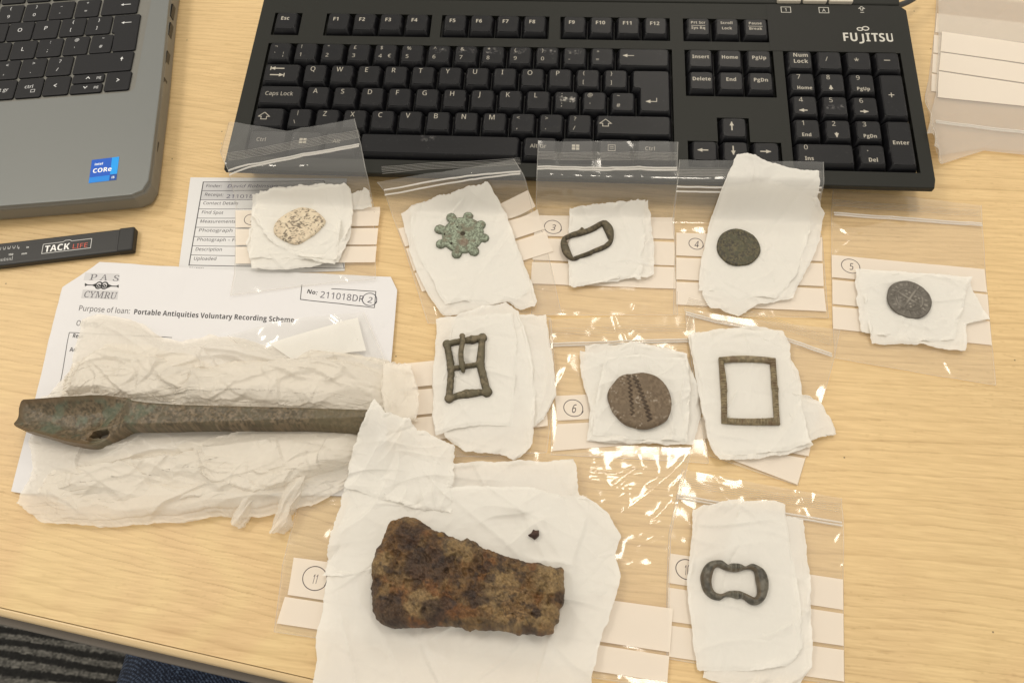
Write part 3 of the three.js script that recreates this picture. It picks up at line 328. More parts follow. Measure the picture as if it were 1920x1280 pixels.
// ---------------------------------------------------------------- bags, tissues
const film = phys([.97, .965, .95], .1, { transmission: .93, thickness: 0, ior: 1.62, specularIntensity: 1 });
const milky = phys([.90, .87, .82], .16, { transmission: .74, thickness: 0, ior: 1.55 });
const seamMat = phys([.9, .88, .84], .3, { transmission: .86, thickness: 0, ior: 1.5 });
const zipMat = phys([.86, .83, .78], .22, { transmission: .35, thickness: 0, ior: 1.5 });
const stripMat = phys([.89, .80, .69], .5, { transmission: .1, thickness: 0, ior: 1.4, opacity: .9, transparent: true });
const tissueMat = phys([.90, .875, .82], .9, { transmission: .2, thickness: 0, ior: 1.2, opacity: .9, transparent: true });
const thinTissue = phys([.92, .87, .785], .45, { transmission: .3, thickness: 0, ior: 1.4, opacity: .76, transparent: true });
function bag(label, o) {
  const t = thing('zip_bag', label, 'plastic bag'), all = o.film.flat(), [x0, z0, x1, z1] = bbox(all), cx = (x0 + x1) / 2, cz = (z0 + z1) / 2, sz = max(x1 - x0, z1 - z0), A = o.amp ?? 1;
  const cr = creases(o.seed, cx, cz, sz, 30, .0008 * A, .0018), flat = o.flat;
  const sb = o.strips && !o.plain ? bbox(o.strips.flat()) : null, calm = (x, z) => sb ? 1 - .7 * ss(-.006, .004, min(x - sb[0], sb[2] - x, z - sb[1], sb[3] - z)) : 1;
  const gg = o.low ? () => 0 : G, H = (x, z) => gg(x, z) + o.base + calm(x, z) * (A * (.0006 * vn(x * 42, z * 42, o.seed) + .0007 * ridged(x * 34, z * 26, o.seed + 4, 2) + .0002 * sn(x * 150, z * 110, o.seed + 2)) + cr(x, z)) + (o.lift ? o.lift(x, z) : 0);
  part('film', sheet(o.film, 120, 120, H), o.milky ? milky : film, t);
  const s = o.film, seam = [rib([...s[1], s[2][0]], .0003, .00006, (x, z) => H(x, z) + .00005), rib([...s[3], s[0][0]], .0003, .00006, (x, z) => H(x, z) + .00005), rib([...s[2], s[3][0]], .0003, .00006, (x, z) => H(x, z) + .00005)];
  part('side_seam', mergeGeometries(seam), seamMat, t);
  if (o.zip) { for (const dz of [0, .0016]) { const a = o.zip.map((p) => [p[0], p[1] + dz]); part('zip_strip', rib(a, .00062, .0007, (x, z) => H(x, z) + .0001, 80), zipMat, t); }
    for (let i = 1; i <= (o.ridges ?? 5); i++) part('ridge', rib(o.zip.map((p) => [p[0] + (o.rx ?? 0) * i * .0014, p[1] - .0048 - i * .0011]), .00022, .00024, (x, z) => H(x, z) + .00004, 50), seamMat, t); }
  (o.strips ?? []).forEach((q, i) => { const pr = o.print && i === (o.on ?? 0), g = sheet(q.map((p) => [p]), 60, 10, (x, z) => H(x, z) + .00022, pr ? (() => { const P = new Print(...bbox(q), 9000, '#fff'); o.print(P); o._m = stripMat.clone(); o._m.map = P.map(); return { uv: P.uv }; })() : {}); part('writing_strip', g, pr ? o._m : o.plain ? tissueMat : stripMat, t, o.plain ? 'folded white label' : pr ? 'white writing strip with a circled number' : undefined); });
  return H;
}
const circled = (c, d, s, r = .0042, k = '#35303f') => (P) => { P.ring(c, r * 1.1, r, .0004, k); P.text([c[0] - d[0] / 2, c[1] + d[1]], [c[0] + d[0] / 2, c[1] + d[1]], s, d[1] * 2.6, 'sans-serif', k, 'italic'); };
function tissue(name, label, layers, o) {
  const G0 = [], Hs = [];
  layers.forEach((l, i) => { const [x0, z0, x1, z1] = bbox(l.flat()), sz = max(x1 - x0, z1 - z0), cr = creases(o.seed + i * 31, (x0 + x1) / 2, (z0 + z1) / 2, sz, o.n ?? 34, (o.amp ?? .0015), .0013);
    const H = (x, z, u = .5, v = .5) => { const e = min(u, 1 - u, v, 1 - v); return G(x, z) + o.base + i * (o.step ?? .0009) + (o.swell ?? .0009) * (vn(x * 38, z * 38, o.seed + i) + .4 * vn(x * 90, z * 90, o.seed + i + 3)) + .0006 * ridged(x * 120 + .5 * sn(x * 60, z * 60, 3), z * 120, o.seed + i, 3) + cr(x, z) + (o.lift ? o.lift(x, z) : 0) - .0006 * ss(.03, 0, e) + .0022 * ss(.06, 0, e) * max(0, sn(u * 9 + v * 7, i * 3.3, o.seed)); };
    Hs.push(H); G0.push(sheet(l, o.nu ?? 110, o.nv ?? 110, H, { jag: o.jag ?? .0011, seed: o.seed + i })); });
  const m = part(name, mergeGeometries(G0), o.mat ?? tissueMat, scene); tag(m, label, 'tissue paper'); return (x, z) => max(...Hs.map((h) => h(x, z)));
}
const overOutline = (pts, H) => max(...pts.filter((_, i) => i % 3 === 0).map((p) => H(p[0], p[1])));

// 1
bag('clear zip bag with circled 1, tilted onto the keyboard at its left front corner', { seed: 11, base: .0022, amp: 1.5, film: [[[-.2766,-.1131],[-.2185,-.1035]],[[-.1752,-.1151],[-.1681,-.0947],[-.1611,-.0712],[-.1572,-.0451]],[[-.1512,-.0071],[-.1968,-.0006]],[[-.2432,.0083],[-.2441,-.0082],[-.2545,-.0571],[-.2540,-.0726]]], zip: [[-.2540,-.0728],[-.1687,-.0942]], rx: -.25, ridges: 6,
  strips: [[[-.2545,-.0571],[-.1554,-.0617],[-.1551,-.0481],[-.2515,-.0434]], [[-.2512,-.0422],[-.1549,-.0464],[-.1542,-.0335],[-.2484,-.0297]], [[-.2482,-.0284],[-.1540,-.0323],[-.1534,-.0201],[-.2453,-.0154]]], print: circled([-.2423,-.0501], [.0016, .0022], '1') });
const T1 = tissue('tissue_pad', 'folded white tissue holding the pale oval token', [[[[-.1842,-.0652]],[[-.1612,-.0668]],[[-.1604,-.0604]],[[-.1840,-.0577]]], [[[-.2352,-.0653],[-.1818,-.0663]],[[-.1736,-.0674],[-.1727,-.0541],[-.1714,-.0362]],[[-.1765,-.0176],[-.2089,-.0105],[-.2324,-.0110]],[[-.2401,-.0293],[-.2390,-.0518]]], [[[-.2409,-.0636],[-.2348,-.0655],[-.2070,-.0674]],[[-.1757,-.0683],[-.1741,-.0672],[-.1723,-.0466]],[[-.1787,-.0157],[-.1949,-.0174],[-.2093,-.0190]],[[-.2223,-.0185],[-.2354,-.0180],[-.2419,-.0578]]], [[[-.2390,-.0640],[-.2306,-.0654],[-.2068,-.0670]],[[-.1789,-.0679],[-.1787,-.0525]],[[-.1771,-.0185],[-.1995,-.0187],[-.2159,-.0257]],[[-.2258,-.0330],[-.2395,-.0504]]]], { base: .0036, seed: 21, swell: .0012 });
// star
bag('clear zip bag under the star shaped mount, its flap touching the keyboard front', { seed: 31, base: .0009, film: [[[-.1554,-.0707],[-.1117,-.0756]],[[-.0662,-.0871],[-.0568,-.0711],[-.0446,-.0456]],[[-.0316,.0110],[-.0716,.0220]],[[-.1144,.0219],[-.1348,-.0300],[-.1514,-.0679]]], zip: [[-.1514,-.0681],[-.0612,-.0774]], rx: -.15,
  strips: [[[-.1419,-.0476],[-.0561,-.0695],[-.0510,-.0642],[-.1356,-.0336]], [[-.1347,-.0320],[-.0496,-.0632],[-.0441,-.0506],[-.1278,-.0153]], [[-.1269,-.0137],[-.0437,-.0486],[-.0379,-.0336],[-.1206,-.0003]]] });
const T2 = tissue('tissue_pad', 'long folded white tissue under the green star shaped mount', [[[[-.1409,-.0579],[-.1335,-.0626],[-.1164,-.0658],[-.0979,-.0678]],[[-.0815,-.0700],[-.0698,-.0592],[-.0642,-.0411],[-.0529,-.0136]],[[-.0468,.0051],[-.0479,.0090],[-.0569,.0113],[-.0658,.0059],[-.0835,.0134],[-.0970,.0164]],[[-.1052,.0167],[-.1157,.0039],[-.1258,-.0148],[-.1336,-.0354]]], [[[-.1353,-.0616],[-.1191,-.0654],[-.0978,-.0680],[-.0941,-.0691]],[[-.0823,-.0707],[-.0797,-.0687],[-.0698,-.0586],[-.0599,-.0291]],[[-.0498,-.0031],[-.0589,.0042],[-.0751,.0087],[-.0926,.0065]],[[-.1045,.0099],[-.1150,-.0075],[-.1238,-.0225],[-.1325,-.0433]]]], { base: .0026, seed: 41 });
// 3
bag('clear zip bag with circled 3, zip across the keyboard front edge', { seed: 52, base: .0004, amp: 1.25, film: [[[-.0507,-.1019],[-.0020,-.1028]],[[.0403,-.1035],[.0393,-.0826],[.0412,-.0465]],[[.0407,.0095],[.0005,.0114]],[[-.0499,.0137],[-.0505,-.0636],[-.0505,-.0799]]], zip: [[-.0505,-.0815],[.0393,-.0835]], ridges: 6,
  strips: [[[-.0514,-.0607],[.0407,-.0616],[.0406,-.0461],[-.0512,-.0455]], [[-.0511,-.0435],[.0406,-.0438],[.0402,-.0261],[-.0513,-.0269]], [[-.0515,-.0251],[.0403,-.0248],[.0401,-.0090],[-.0515,-.0091]]], print: circled([-.0389,-.0525], [.003, .0024], '3', .0052) });
const T3 = tissue('tissue_pad', 'square folded white tissue under the oval buckle frame', [[[[-.0279,-.0630],[-.0044,-.0652]],[[.0220,-.0667],[.0246,-.0604],[.0272,-.0379]],[[.0263,-.0177],[.0220,-.0148],[.0182,-.0152],[.0002,-.0118]],[[-.0252,-.0070],[-.0282,-.0313]]], [[[-.0283,-.0630],[-.0064,-.0649]],[[.0204,-.0668],[.0209,-.0439]],[[.0181,-.0134],[.0020,-.0132],[-.0036,-.0108],[-.0149,-.0090],[-.0238,-.0054]],[[-.0272,-.0072],[-.0287,-.0306]]]], { base: .0022, seed: 61, swell: .0008 });
// 4
bag('clear zip bag with circled 4, its zip lying against the keyboard', { seed: 72, base: .0006, amp: 1.2, film: [[[.0410,-.0898],[.0850,-.0902]],[[.1319,-.0903],[.1306,-.0714],[.1353,-.0504]],[[.1326,.0079],[.0840,.0089]],[[.0381,.0093],[.0406,-.0402],[.0393,-.0716]]], zip: [[.0394,-.0720],[.1298,-.0727]],
  strips: [[[.0419,-.0509],[.1353,-.0506],[.1335,-.0327],[.0412,-.0336]], [[.0412,-.0319],[.1335,-.0310],[.1322,-.0144],[.0406,-.0158]], [[.0406,-.0140],[.1321,-.0127],[.1319,.0034],[.0400,.0023]]], print: circled([.0544,-.0428], [.0028, .0026], '4', .0042) });
const T4 = tissue('tissue_pad', 'tall folded white tissue under the dark coin, reaching onto the keyboard', [[[[.0685,-.0706],[.0930,-.0749]],[[.1280,-.0686],[.1360,-.0634],[.1337,-.0483],[.1226,-.0262]],[[.1114,-.0038],[.0896,.0017],[.0774,.0098],[.0608,.0054]],[[.0559,-.0036],[.0595,-.0401]]], [[[.0749,-.0885],[.0771,-.0928],[.0809,-.0935],[.0836,-.0932],[.0934,-.0890],[.1023,-.0858],[.1104,-.0835]],[[.1280,-.0824],[.1278,-.0673],[.1269,-.0529],[.1187,-.0275]],[[.1101,-.0129],[.1011,-.0027],[.0879,-.0032],[.0778,.0008],[.0666,-.0070]],[[.0538,-.0068],[.0564,-.0283],[.0618,-.0539],[.0669,-.0692]]]], { base: .0025, seed: 81, n: 30 });
// 5
bag('clear zip bag with circled 5 at the right end of the keyboard', { seed: 95, low: true, base: .0003, film: [[[.1468,-.0886],[.1879,-.0856]],[[.2406,-.0790],[.2376,-.0599],[.2314,-.0120]],[[.2237,.0480],[.1777,.0416]],[[.1332,.0346],[.1346,.0150],[.1399,-.0379],[.1433,-.0692]]], zip: [[.1448,-.0700],[.1852,-.0679],[.2378,-.0647]], rx: .1,
  strips: [[[.1399,-.0377],[.2333,-.0309],[.2316,-.0143],[.1381,-.0213]], [[.1381,-.0195],[.2315,-.0127],[.2291,.0045],[.1363,-.0022]], [[.1360,-.0004],[.2290,.0059],[.2271,.0221],[.1345,.0151]]], print: circled([.1509,-.0297], [.0028, .0026], '5', .0052) });
const T5 = tissue('tissue_pad', 'square folded white tissue under the grey silver coin', [[[[.1542,-.0247],[.1981,-.0252]],[[.2218,-.0226],[.2219,-.0157],[.2278,.0055],[.2132,.0094]],[[.2090,.0278],[.1966,.0273],[.1839,.0243]],[[.1555,.0250],[.1545,.0168],[.1544,.0030]]], [[[.1524,-.0264],[.1838,-.0252]],[[.2222,-.0226],[.2172,-.0115],[.2128,-.0011]],[[.2040,.0207],[.1799,.0228]],[[.1506,.0175],[.1500,.0104],[.1502,-.0008]]]], { base: .0018, seed: 101, n: 34 });
// 6
bag('clear zip bag with circled 6 under the zigzag disc', { seed: 112, base: .0002, amp: 1.2, film: [[[-.0388,.0159],[.0011,.0125]],[[.0504,.0092],[.0521,.0392]],[[.0548,.1033],[.0083,.1026]],[[-.0344,.1025],[-.0353,.0593]]], zip: [[-.0376,.0326],[.0505,.0255]],
  strips: [[[-.0335,.0664],[.0527,.0586],[.0527,.0734],[-.0315,.0818]], [[-.0315,.0839],[.0533,.0757],[.0556,.0885],[-.0341,.1004]]], print: circled([-.0223,.0737], [.0028, .0028], '6', .0052) });
const T6 = tissue('tissue_pad', 'crinkled square white tissue under the round zigzag disc', [[[[-.0164,.0334],[.0010,.0319],[.0162,.0299]],[[.0327,.0326],[.0453,.0366],[.0487,.0527],[.0518,.0738]],[[.0466,.0933],[.0225,.0941],[.0004,.0941]],[[-.0143,.0936],[-.0120,.0760],[-.0168,.0508]]], [[[-.0194,.0378],[-.0081,.0385],[.0115,.0300],[.0236,.0330]],[[.0448,.0373],[.0461,.0596],[.0445,.0722]],[[.0430,.0927],[.0295,.0942],[.0153,.0937],[.0003,.0942]],[[-.0139,.0938],[-.0117,.0764],[-.0175,.0593]]], [[[-.0032,.0413],[.0039,.0401],[.0233,.0385]],[[.0441,.0408],[.0455,.0601]],[[.0428,.0923],[.0223,.0925]],[[-.0112,.0904],[-.0100,.0720],[-.0065,.0528]]]], { base: .0018, seed: 121, amp: .0015, n: 44, step: .0007 });
// 7, rectangular frame
bag('clear zip bag under the rectangular frame, zip slanting to a bright corner', { seed: 131, base: .0007, amp: 1.3, film: [[[.0450,.0048],[.0801,.0107]],[[.1383,.0160],[.1327,.0344],[.1218,.0644]],[[.1032,.1135],[.0812,.1069]],[[.0541,.0984],[.0487,.0589]]], zip: [[.0457,.0080],[.0882,.0172],[.1313,.0324]], rx: .3,
  strips: [[[.0547,.0550],[.1211,.0636],[.1161,.0803],[.0554,.0728]], [[.0557,.0754],[.1155,.0820],[.1112,.0964],[.0578,.0890]], [[.0585,.0915],[.1091,.0978],[.1032,.1132],[.0644,.0995]]] });
const T7 = tissue('tissue_pad', 'wide folded white tissue under the rectangular frame', [[[[.0881,.0575],[.1089,.0610]],[[.1208,.0640],[.1239,.0717],[.1275,.0828]],[[.1129,.0879],[.1026,.0922]],[[.0827,.0839]]], [[[.0462,.0237],[.0665,.0195]],[[.0913,.0170],[.1030,.0199],[.1072,.0283],[.1054,.0386],[.1088,.0458],[.1107,.0556],[.1089,.0689]],[[.1132,.0908],[.0990,.0969],[.0815,.1000],[.0656,.1021]],[[.0600,.1027],[.0571,.0994],[.0537,.0878],[.0512,.0716],[.0493,.0502]]], [[[.0468,.0252],[.0662,.0206]],[[.1010,.0195],[.1019,.0242],[.1064,.0297],[.1046,.0391],[.1077,.0462],[.1095,.0561],[.1084,.0676]],[[.1116,.0900],[.0989,.0951],[.0814,.0977]],[[.0584,.0996],[.0543,.0881],[.0518,.0719],[.0504,.0506]]]], { base: .0024, seed: 141 });
// 8, double buckle
bag('clear zip bag under the double loop buckle', { seed: 151, base: .0020, film: [[[-.1321,.0521],[-.1081,.0471]],[[-.0562,.0153],[-.0380,.0155],[-.0337,.0564]],[[-.0370,.1019],[-.0750,.1061]],[[-.1111,.1078],[-.1199,.0856]]], strips: [[[-.1310,.0511],[-.0404,.0374],[-.0398,.0532],[-.1290,.0669]], [[-.1276,.0685],[-.0388,.0566],[-.0382,.0719],[-.1256,.0843]], [[-.1238,.0858],[-.0382,.0735],[-.0369,.0858],[-.1204,.1007]]] });
const T8 = tissue('tissue_pad', 'long folded white tissue under the double loop buckle', [[[[-.0652,.0171],[-.0562,.0157]],[[-.0409,.0150],[-.0337,.0560],[-.0328,.0670]],[[-.0394,.0826],[-.0453,.0874]],[[-.0542,.0663]]], [[[-.0982,.0199],[-.0823,.0109],[-.0658,.0074]],[[-.0579,.0136],[-.0482,.0440],[-.0452,.0662],[-.0453,.0973]],[[-.0484,.1030],[-.0557,.1084],[-.0635,.1049],[-.0827,.1047]],[[-.0957,.0966],[-.1016,.0688]]], [[[-.1089,.0211],[-.1040,.0188],[-.0933,.0179]],[[-.0616,.0148],[-.0572,.0413],[-.0573,.0672]],[[-.0576,.0885],[-.0762,.0883],[-.0914,.0918],[-.1011,.0961]],[[-.1041,.0859],[-.1066,.0652],[-.1068,.0479]]]], { base: .0036, seed: 161 });
// 9, spectacle buckle
bag('clear zip bag under the spectacle buckle, near the right front', { seed: 171, base: .0004, amp: 1.4, film: [[[.0398,.1076],[.0802,.1136]],[[.1263,.1196],[.1260,.1297],[.1199,.1815]],[[.1162,.2138],[.0813,.2119]],[[.0284,.2068],[.0297,.1690],[.0314,.1441]]], zip: [[.0363,.1225],[.0791,.1278],[.1247,.1332]], rx: .12,
  strips: [[[.0315,.1543],[.1219,.1629],[.1203,.1782],[.0302,.1697]], [[.0301,.1720],[.1201,.1801],[.1182,.1957],[.0294,.1888]], [[.0296,.1908],[.1180,.1977],[.1162,.2124],[.0295,.2059]]], print: circled([.0403,.1624], [.003, .0028], '10', .0052) });
const T9 = tissue('tissue_pad', 'tall folded white tissue under the spectacle buckle', [[[[.0690,.1302],[.0878,.1312]],[[.1040,.1327],[.1038,.1607],[.1004,.2068]],[[.0942,.2147],[.0562,.2174]],[[.0460,.2148],[.0505,.1769]]], [[[.0444,.1307],[.0470,.1292],[.0644,.1239],[.0748,.1248],[.0882,.1232]],[[.0948,.1253],[.0950,.1450],[.0971,.1657],[.0973,.1964]],[[.0930,.2024],[.0878,.2071],[.0755,.2095],[.0572,.2113]],[[.0433,.2113],[.0419,.1946],[.0393,.1688],[.0420,.1488]]]], { base: .0022, seed: 181, n: 32 });
// 2: label bag beside the long tool
bag('clear zip bag with a folded white label on the loan form', { seed: 191, plain: true, base: .0040, amp: 1.5, film: [[[-.2379,.0373],[-.2060,.0248]],[[-.1549,.0178],[-.1448,.0361]],[[-.1349,.0544],[-.1683,.0611]],[[-.1988,.0625],[-.2200,.0501]]], strips: [[[-.2110,.0414],[-.1582,.0217],[-.1496,.0441],[-.1946,.0517]]] });
// blank bags at the top right corner
bag('clear zip bag of blank white strips, upper one at the far right corner', { seed: 201, milky: true, base: .0016, film: [[[.2475,-.2755],[.2806,-.2732]],[[.3273,-.2641],[.3094,-.1883]],[[.2932,-.1193],[.2507,-.1237]],[[.2026,-.1040],[.2283,-.1739],[.2392,-.2255]]], zip: [[.2226,-.1481],[.2547,-.1439],[.2969,-.1388]], ridges: 0,
  strips: [[[.2429,-.2339],[.3170,-.2205],[.3124,-.2010],[.2384,-.2142]], [[.2383,-.2131],[.3121,-.1997],[.3080,-.1821],[.2341,-.1960]], [[.2338,-.1948],[.3077,-.1808],[.3032,-.1619],[.2286,-.1704]]] });
bag('clear zip bag of blank white strips, lower one peeping out beside the keyboard', { seed: 211, milky: true, base: .0003, film: [[[.2472,-.2767],[.2813,-.2744]],[[.3281,-.2653],[.3103,-.1893]],[[.2948,-.1236],[.2518,-.1268]],[[.2003,-.1149],[.2260,-.1873],[.2398,-.2401]]], 
  strips: [[[.2433,-.2542],[.3229,-.2431],[.3182,-.2229],[.2389,-.2349]], [[.2375,-.2322],[.3172,-.2190],[.3129,-.2008],[.2338,-.2142]], [[.2334,-.2129],[.3126,-.1995],[.3082,-.1806],[.2296,-.1950]], [[.2292,-.1937],[.3079,-.1793],[.3044,-.1646],[.2259,-.1772]]] });
// 11
bag('large clear zip bag with circled 11 under the rusty iron axe head', { seed: 221, base: .0012, amp: 2.0, lift: folds(77, bbox([[-.0295,.1008],[.0439,.1464]]), 26, 2.4, 1.2, .02, .0011, .003), film: [[[-.1723,.0997],[-.1064,.1004],[-.0325,.1026]],[[.0455,.0950],[.0376,.1235],[.0320,.1442]],[[.0281,.2207],[-.0667,.2139]],[[-.1761,.2058],[-.1780,.1724],[-.1756,.1404]]], ridges: 0,
  strips: [[[-.1727,.1676],[.0322,.1826],[.0299,.2038],[-.1726,.1870]], [[-.1738,.1881],[.0296,.2056],[.0282,.2178],[-.1756,.2016]]], print: circled([-.1591,.1780], [.0032, .0026], '11', .0062) });

// ---------------------------------------------------------------- large crumpled wrappings
const bump = (c, r, a) => (x, z) => a * exp(-(((x - c[0]) ** 2 + (z - c[1]) ** 2) / (r * r)));
const toolZ = (x) => mix(.1042, .0878, (x + .345) / .2105), underTool = (x, z) => 1 - .8 * exp(-(((z - toolZ(x)) / .013) ** 2)) * ss(-.36, -.34, x) * ss(-.12, -.135, x);
function crumpled(seed, box, base, amp, ang) { const A = folds(seed, box, 36, ang, .5, .065, amp * 1.15, .0095), B = folds(seed + 3, box, 34, ang + .3, 1.5, .024, amp * .34, .0036), S = folds(seed + 5, box, 80, ang, 3, .010, amp * .08, .0009);
  return (x, z, u = .5, v = .5) => { const e = min(u, 1 - u, v, 1 - v), wx = x + .004 * fbm(x * 45, z * 45, seed + 7, 3), wz = z + .003 * fbm(x * 45, z * 45, seed + 9, 3), big = A(wx, wz) + .45 * amp * (1 + fbm(x * 22, z * 30, seed + 3, 3));
    return base + underTool(x, z) * (amp * 1.25 * (1 - exp(-max(0, big) / (amp * 1.25))) + B(wx, wz)) * ss(0, .2, e) ** .8 + S(wx, wz) + .0018 * ss(.05, 0, e) * vn(u * 30, v * 30, seed) + .0004 * ridged(x * 210, z * 210, seed + 5, 2); }; }
{
  const up = [[[-.3354,.0292],[-.3245,.0257],[-.3127,.0267],[-.2960,.0305],[-.2791,.0395],[-.2669,.0430],[-.2490,.0368],[-.2245,.0387],[-.2087,.0420],[-.1907,.0380],[-.1713,.0418],[-.1457,.0472]],[[-.1352,.0492],[-.1300,.0546],[-.1211,.0528],[-.1174,.0678],[-.1127,.0870]],[[-.1246,.0898],[-.1389,.0889],[-.2330,.0966]],[[-.3432,.0985],[-.3444,.0833],[-.3380,.0796],[-.3311,.0635],[-.3342,.0418]]];
  const up2 = [[[-.2716,.0674],[-.2347,.0556],[-.1960,.0510]],[[-.1460,.0566],[-.1312,.0611],[-.1275,.0795]],[[-.1576,.0862],[-.2181,.0864]],[[-.2607,.0840],[-.2722,.0777]]], up3 = [[[-.3300,.0643],[-.3120,.0455],[-.2773,.0477]],[[-.2341,.0600],[-.2363,.0791]],[[-.2842,.0837]],[[-.3308,.0824]]], H2 = crumpled(341, bbox(up2.flat()), .0052, .0066, .05), H3 = crumpled(351, bbox(up3.flat()), .0048, .006, -.3);
  const m1 = part('tissue_wrapping', mergeGeometries([sheet(up, 340, 150, crumpled(301, bbox(up.flat()), .0025, .0078, .02), { jag: .002, seed: 3 }), sheet(up2, 200, 90, H2, { jag: .003, seed: 33 }), sheet(up3, 150, 90, H3, { jag: .003, seed: 37 })]), thinTissue, scene); tag(m1, 'crumpled translucent tissue wrapping behind the long bronze tool', 'tissue paper');
  const lo = [[[-.3432,.0985],[-.2649,.0981],[-.2017,.0935]],[[-.1396,.0840],[-.1380,.0953],[-.1465,.1117]],[[-.1516,.1290],[-.1652,.1387],[-.1797,.1424],[-.1911,.1460],[-.2087,.1489],[-.2241,.1480],[-.2412,.1530],[-.2710,.1560],[-.2859,.1577]],[[-.3170,.1569],[-.3302,.1502],[-.3366,.1472],[-.3334,.1272],[-.3420,.1116]]], H = crumpled(311, bbox(lo.flat()), .003, .0088, -.08);
  const over = [[[-.2509,.1098],[-.2064,.0963],[-.1719,.0947]],[[-.1415,.0884],[-.1394,.1028],[-.1447,.1131]],[[-.1754,.1279],[-.2004,.1397],[-.2233,.1333]],[[-.2319,.1230],[-.2450,.1205]]], tails = [[[[-.2078,.1318],[-.1954,.1290]],[[-.1965,.1388],[-.2003,.1456],[-.2022,.1524]],[[-.2054,.1541],[-.2084,.1530]],[[-.2105,.1502],[-.2101,.1410]]], [[[-.1880,.1277],[-.1706,.1253]],[[-.1729,.1361],[-.1776,.1453],[-.1759,.1511]],[[-.1802,.1556],[-.1865,.1568]],[[-.1874,.1537],[-.1860,.1412]]]];
  const twist = (seed) => (x, z, u = .5, v = .5) => .0025 + (.0105 - .005 * v) * sin(PI * clamp(u)) ** .7 + .0012 * sn(u * 9 + v * 3, v * 2, seed) + .0006 * ridged(x * 200, z * 200, seed, 2), mid = [[[-.3203,.1274],[-.2899,.1180],[-.2506,.1107]],[[-.2187,.1123],[-.1840,.1144],[-.1646,.1197]],[[-.1748,.1309],[-.2066,.1394],[-.2506,.1467]],[[-.3062,.1466],[-.3245,.1384]]], mids = crumpled(361, bbox(mid.flat()), .0048, .0062, -.1), bigger = crumpled(331, bbox(over.flat()), .0055, .0078, -.22);
  const m2 = part('tissue_wrapping', mergeGeometries([sheet(lo, 340, 170, H, { jag: .002, seed: 9 }), sheet(mid, 200, 90, mids, { jag: .003, seed: 43 }), sheet(over, 200, 110, bigger, { jag: .002, seed: 19 }), ...tails.map((t, i) => sheet(t, 50, 70, twist(41 + i), { jag: .0008, seed: 29 + i }))]), thinTissue, scene); tag(m2, 'crumpled translucent tissue wrapping in front of the long bronze tool, with twisted ends', 'tissue paper');
}
const T11 = tissue('tissue_sheet', 'largest white tissue sheet under the rusty iron axe head, overhanging the desk edge', [[[[-.1493,.1279],[-.1301,.1078],[-.0896,.1120]],[[-.0218,.1062],[-.0187,.1262],[-.0139,.1280],[-.0021,.1348],[.0051,.1473],[.0022,.1573],[.0045,.1682]],[[.0009,.1792],[-.0410,.1788],[-.0977,.1792]],[[-.1539,.1768],[-.1521,.1542]]], [[[-.1423,.1242],[-.1032,.1268],[-.0436,.1238]],[[-.0140,.1285],[-.0022,.1356],[.0044,.1476],[.0022,.1575],[.0044,.1684],[.0022,.1766],[-.0019,.1899],[-.0073,.2055]],[[-.0102,.2253],[-.0787,.2294]],[[-.1501,.2336],[-.1512,.2061],[-.1519,.1769],[-.1509,.1543]]], [[[-.1353,.0819],[-.1277,.0891],[-.1156,.0888],[-.1113,.0960],[-.1046,.0957]],[[-.0902,.1014],[-.0885,.1131],[-.0881,.1238]],[[-.0880,.1406],[-.1073,.1396]],[[-.1491,.1289],[-.1459,.1097],[-.1405,.0936]]]], { base: .0042, seed: 231, jag: .0016, nu: 170, nv: 170, n: 60, amp: .0018, swell: .0022, lift: (() => { const b = bump([-.1352,.0872], .022, .0155), f = folds(611, bbox([[-.1641,.1253],[.0007,.1170],[-.1462,.2310],[.0009,.2223]]), 26, .5, 2.6, .045, .0020, .011); return (x, z) => b(x, z) + f(x, z); })() });
const T8b = tissue('tissue_scrap', 'small crumpled tissue scrap between the long tool and the double loop buckle', [[[[-.1370,.0539],[-.1274,.0528]],[[-.1194,.0546],[-.1143,.0681],[-.1121,.0797]],[[-.1127,.0880],[-.1198,.0890]],[[-.1299,.0888],[-.1352,.0724]]]], { base: .0075, seed: 241, amp: .0016, swell: .003, nu: 60, nv: 60, mat: thinTissue });

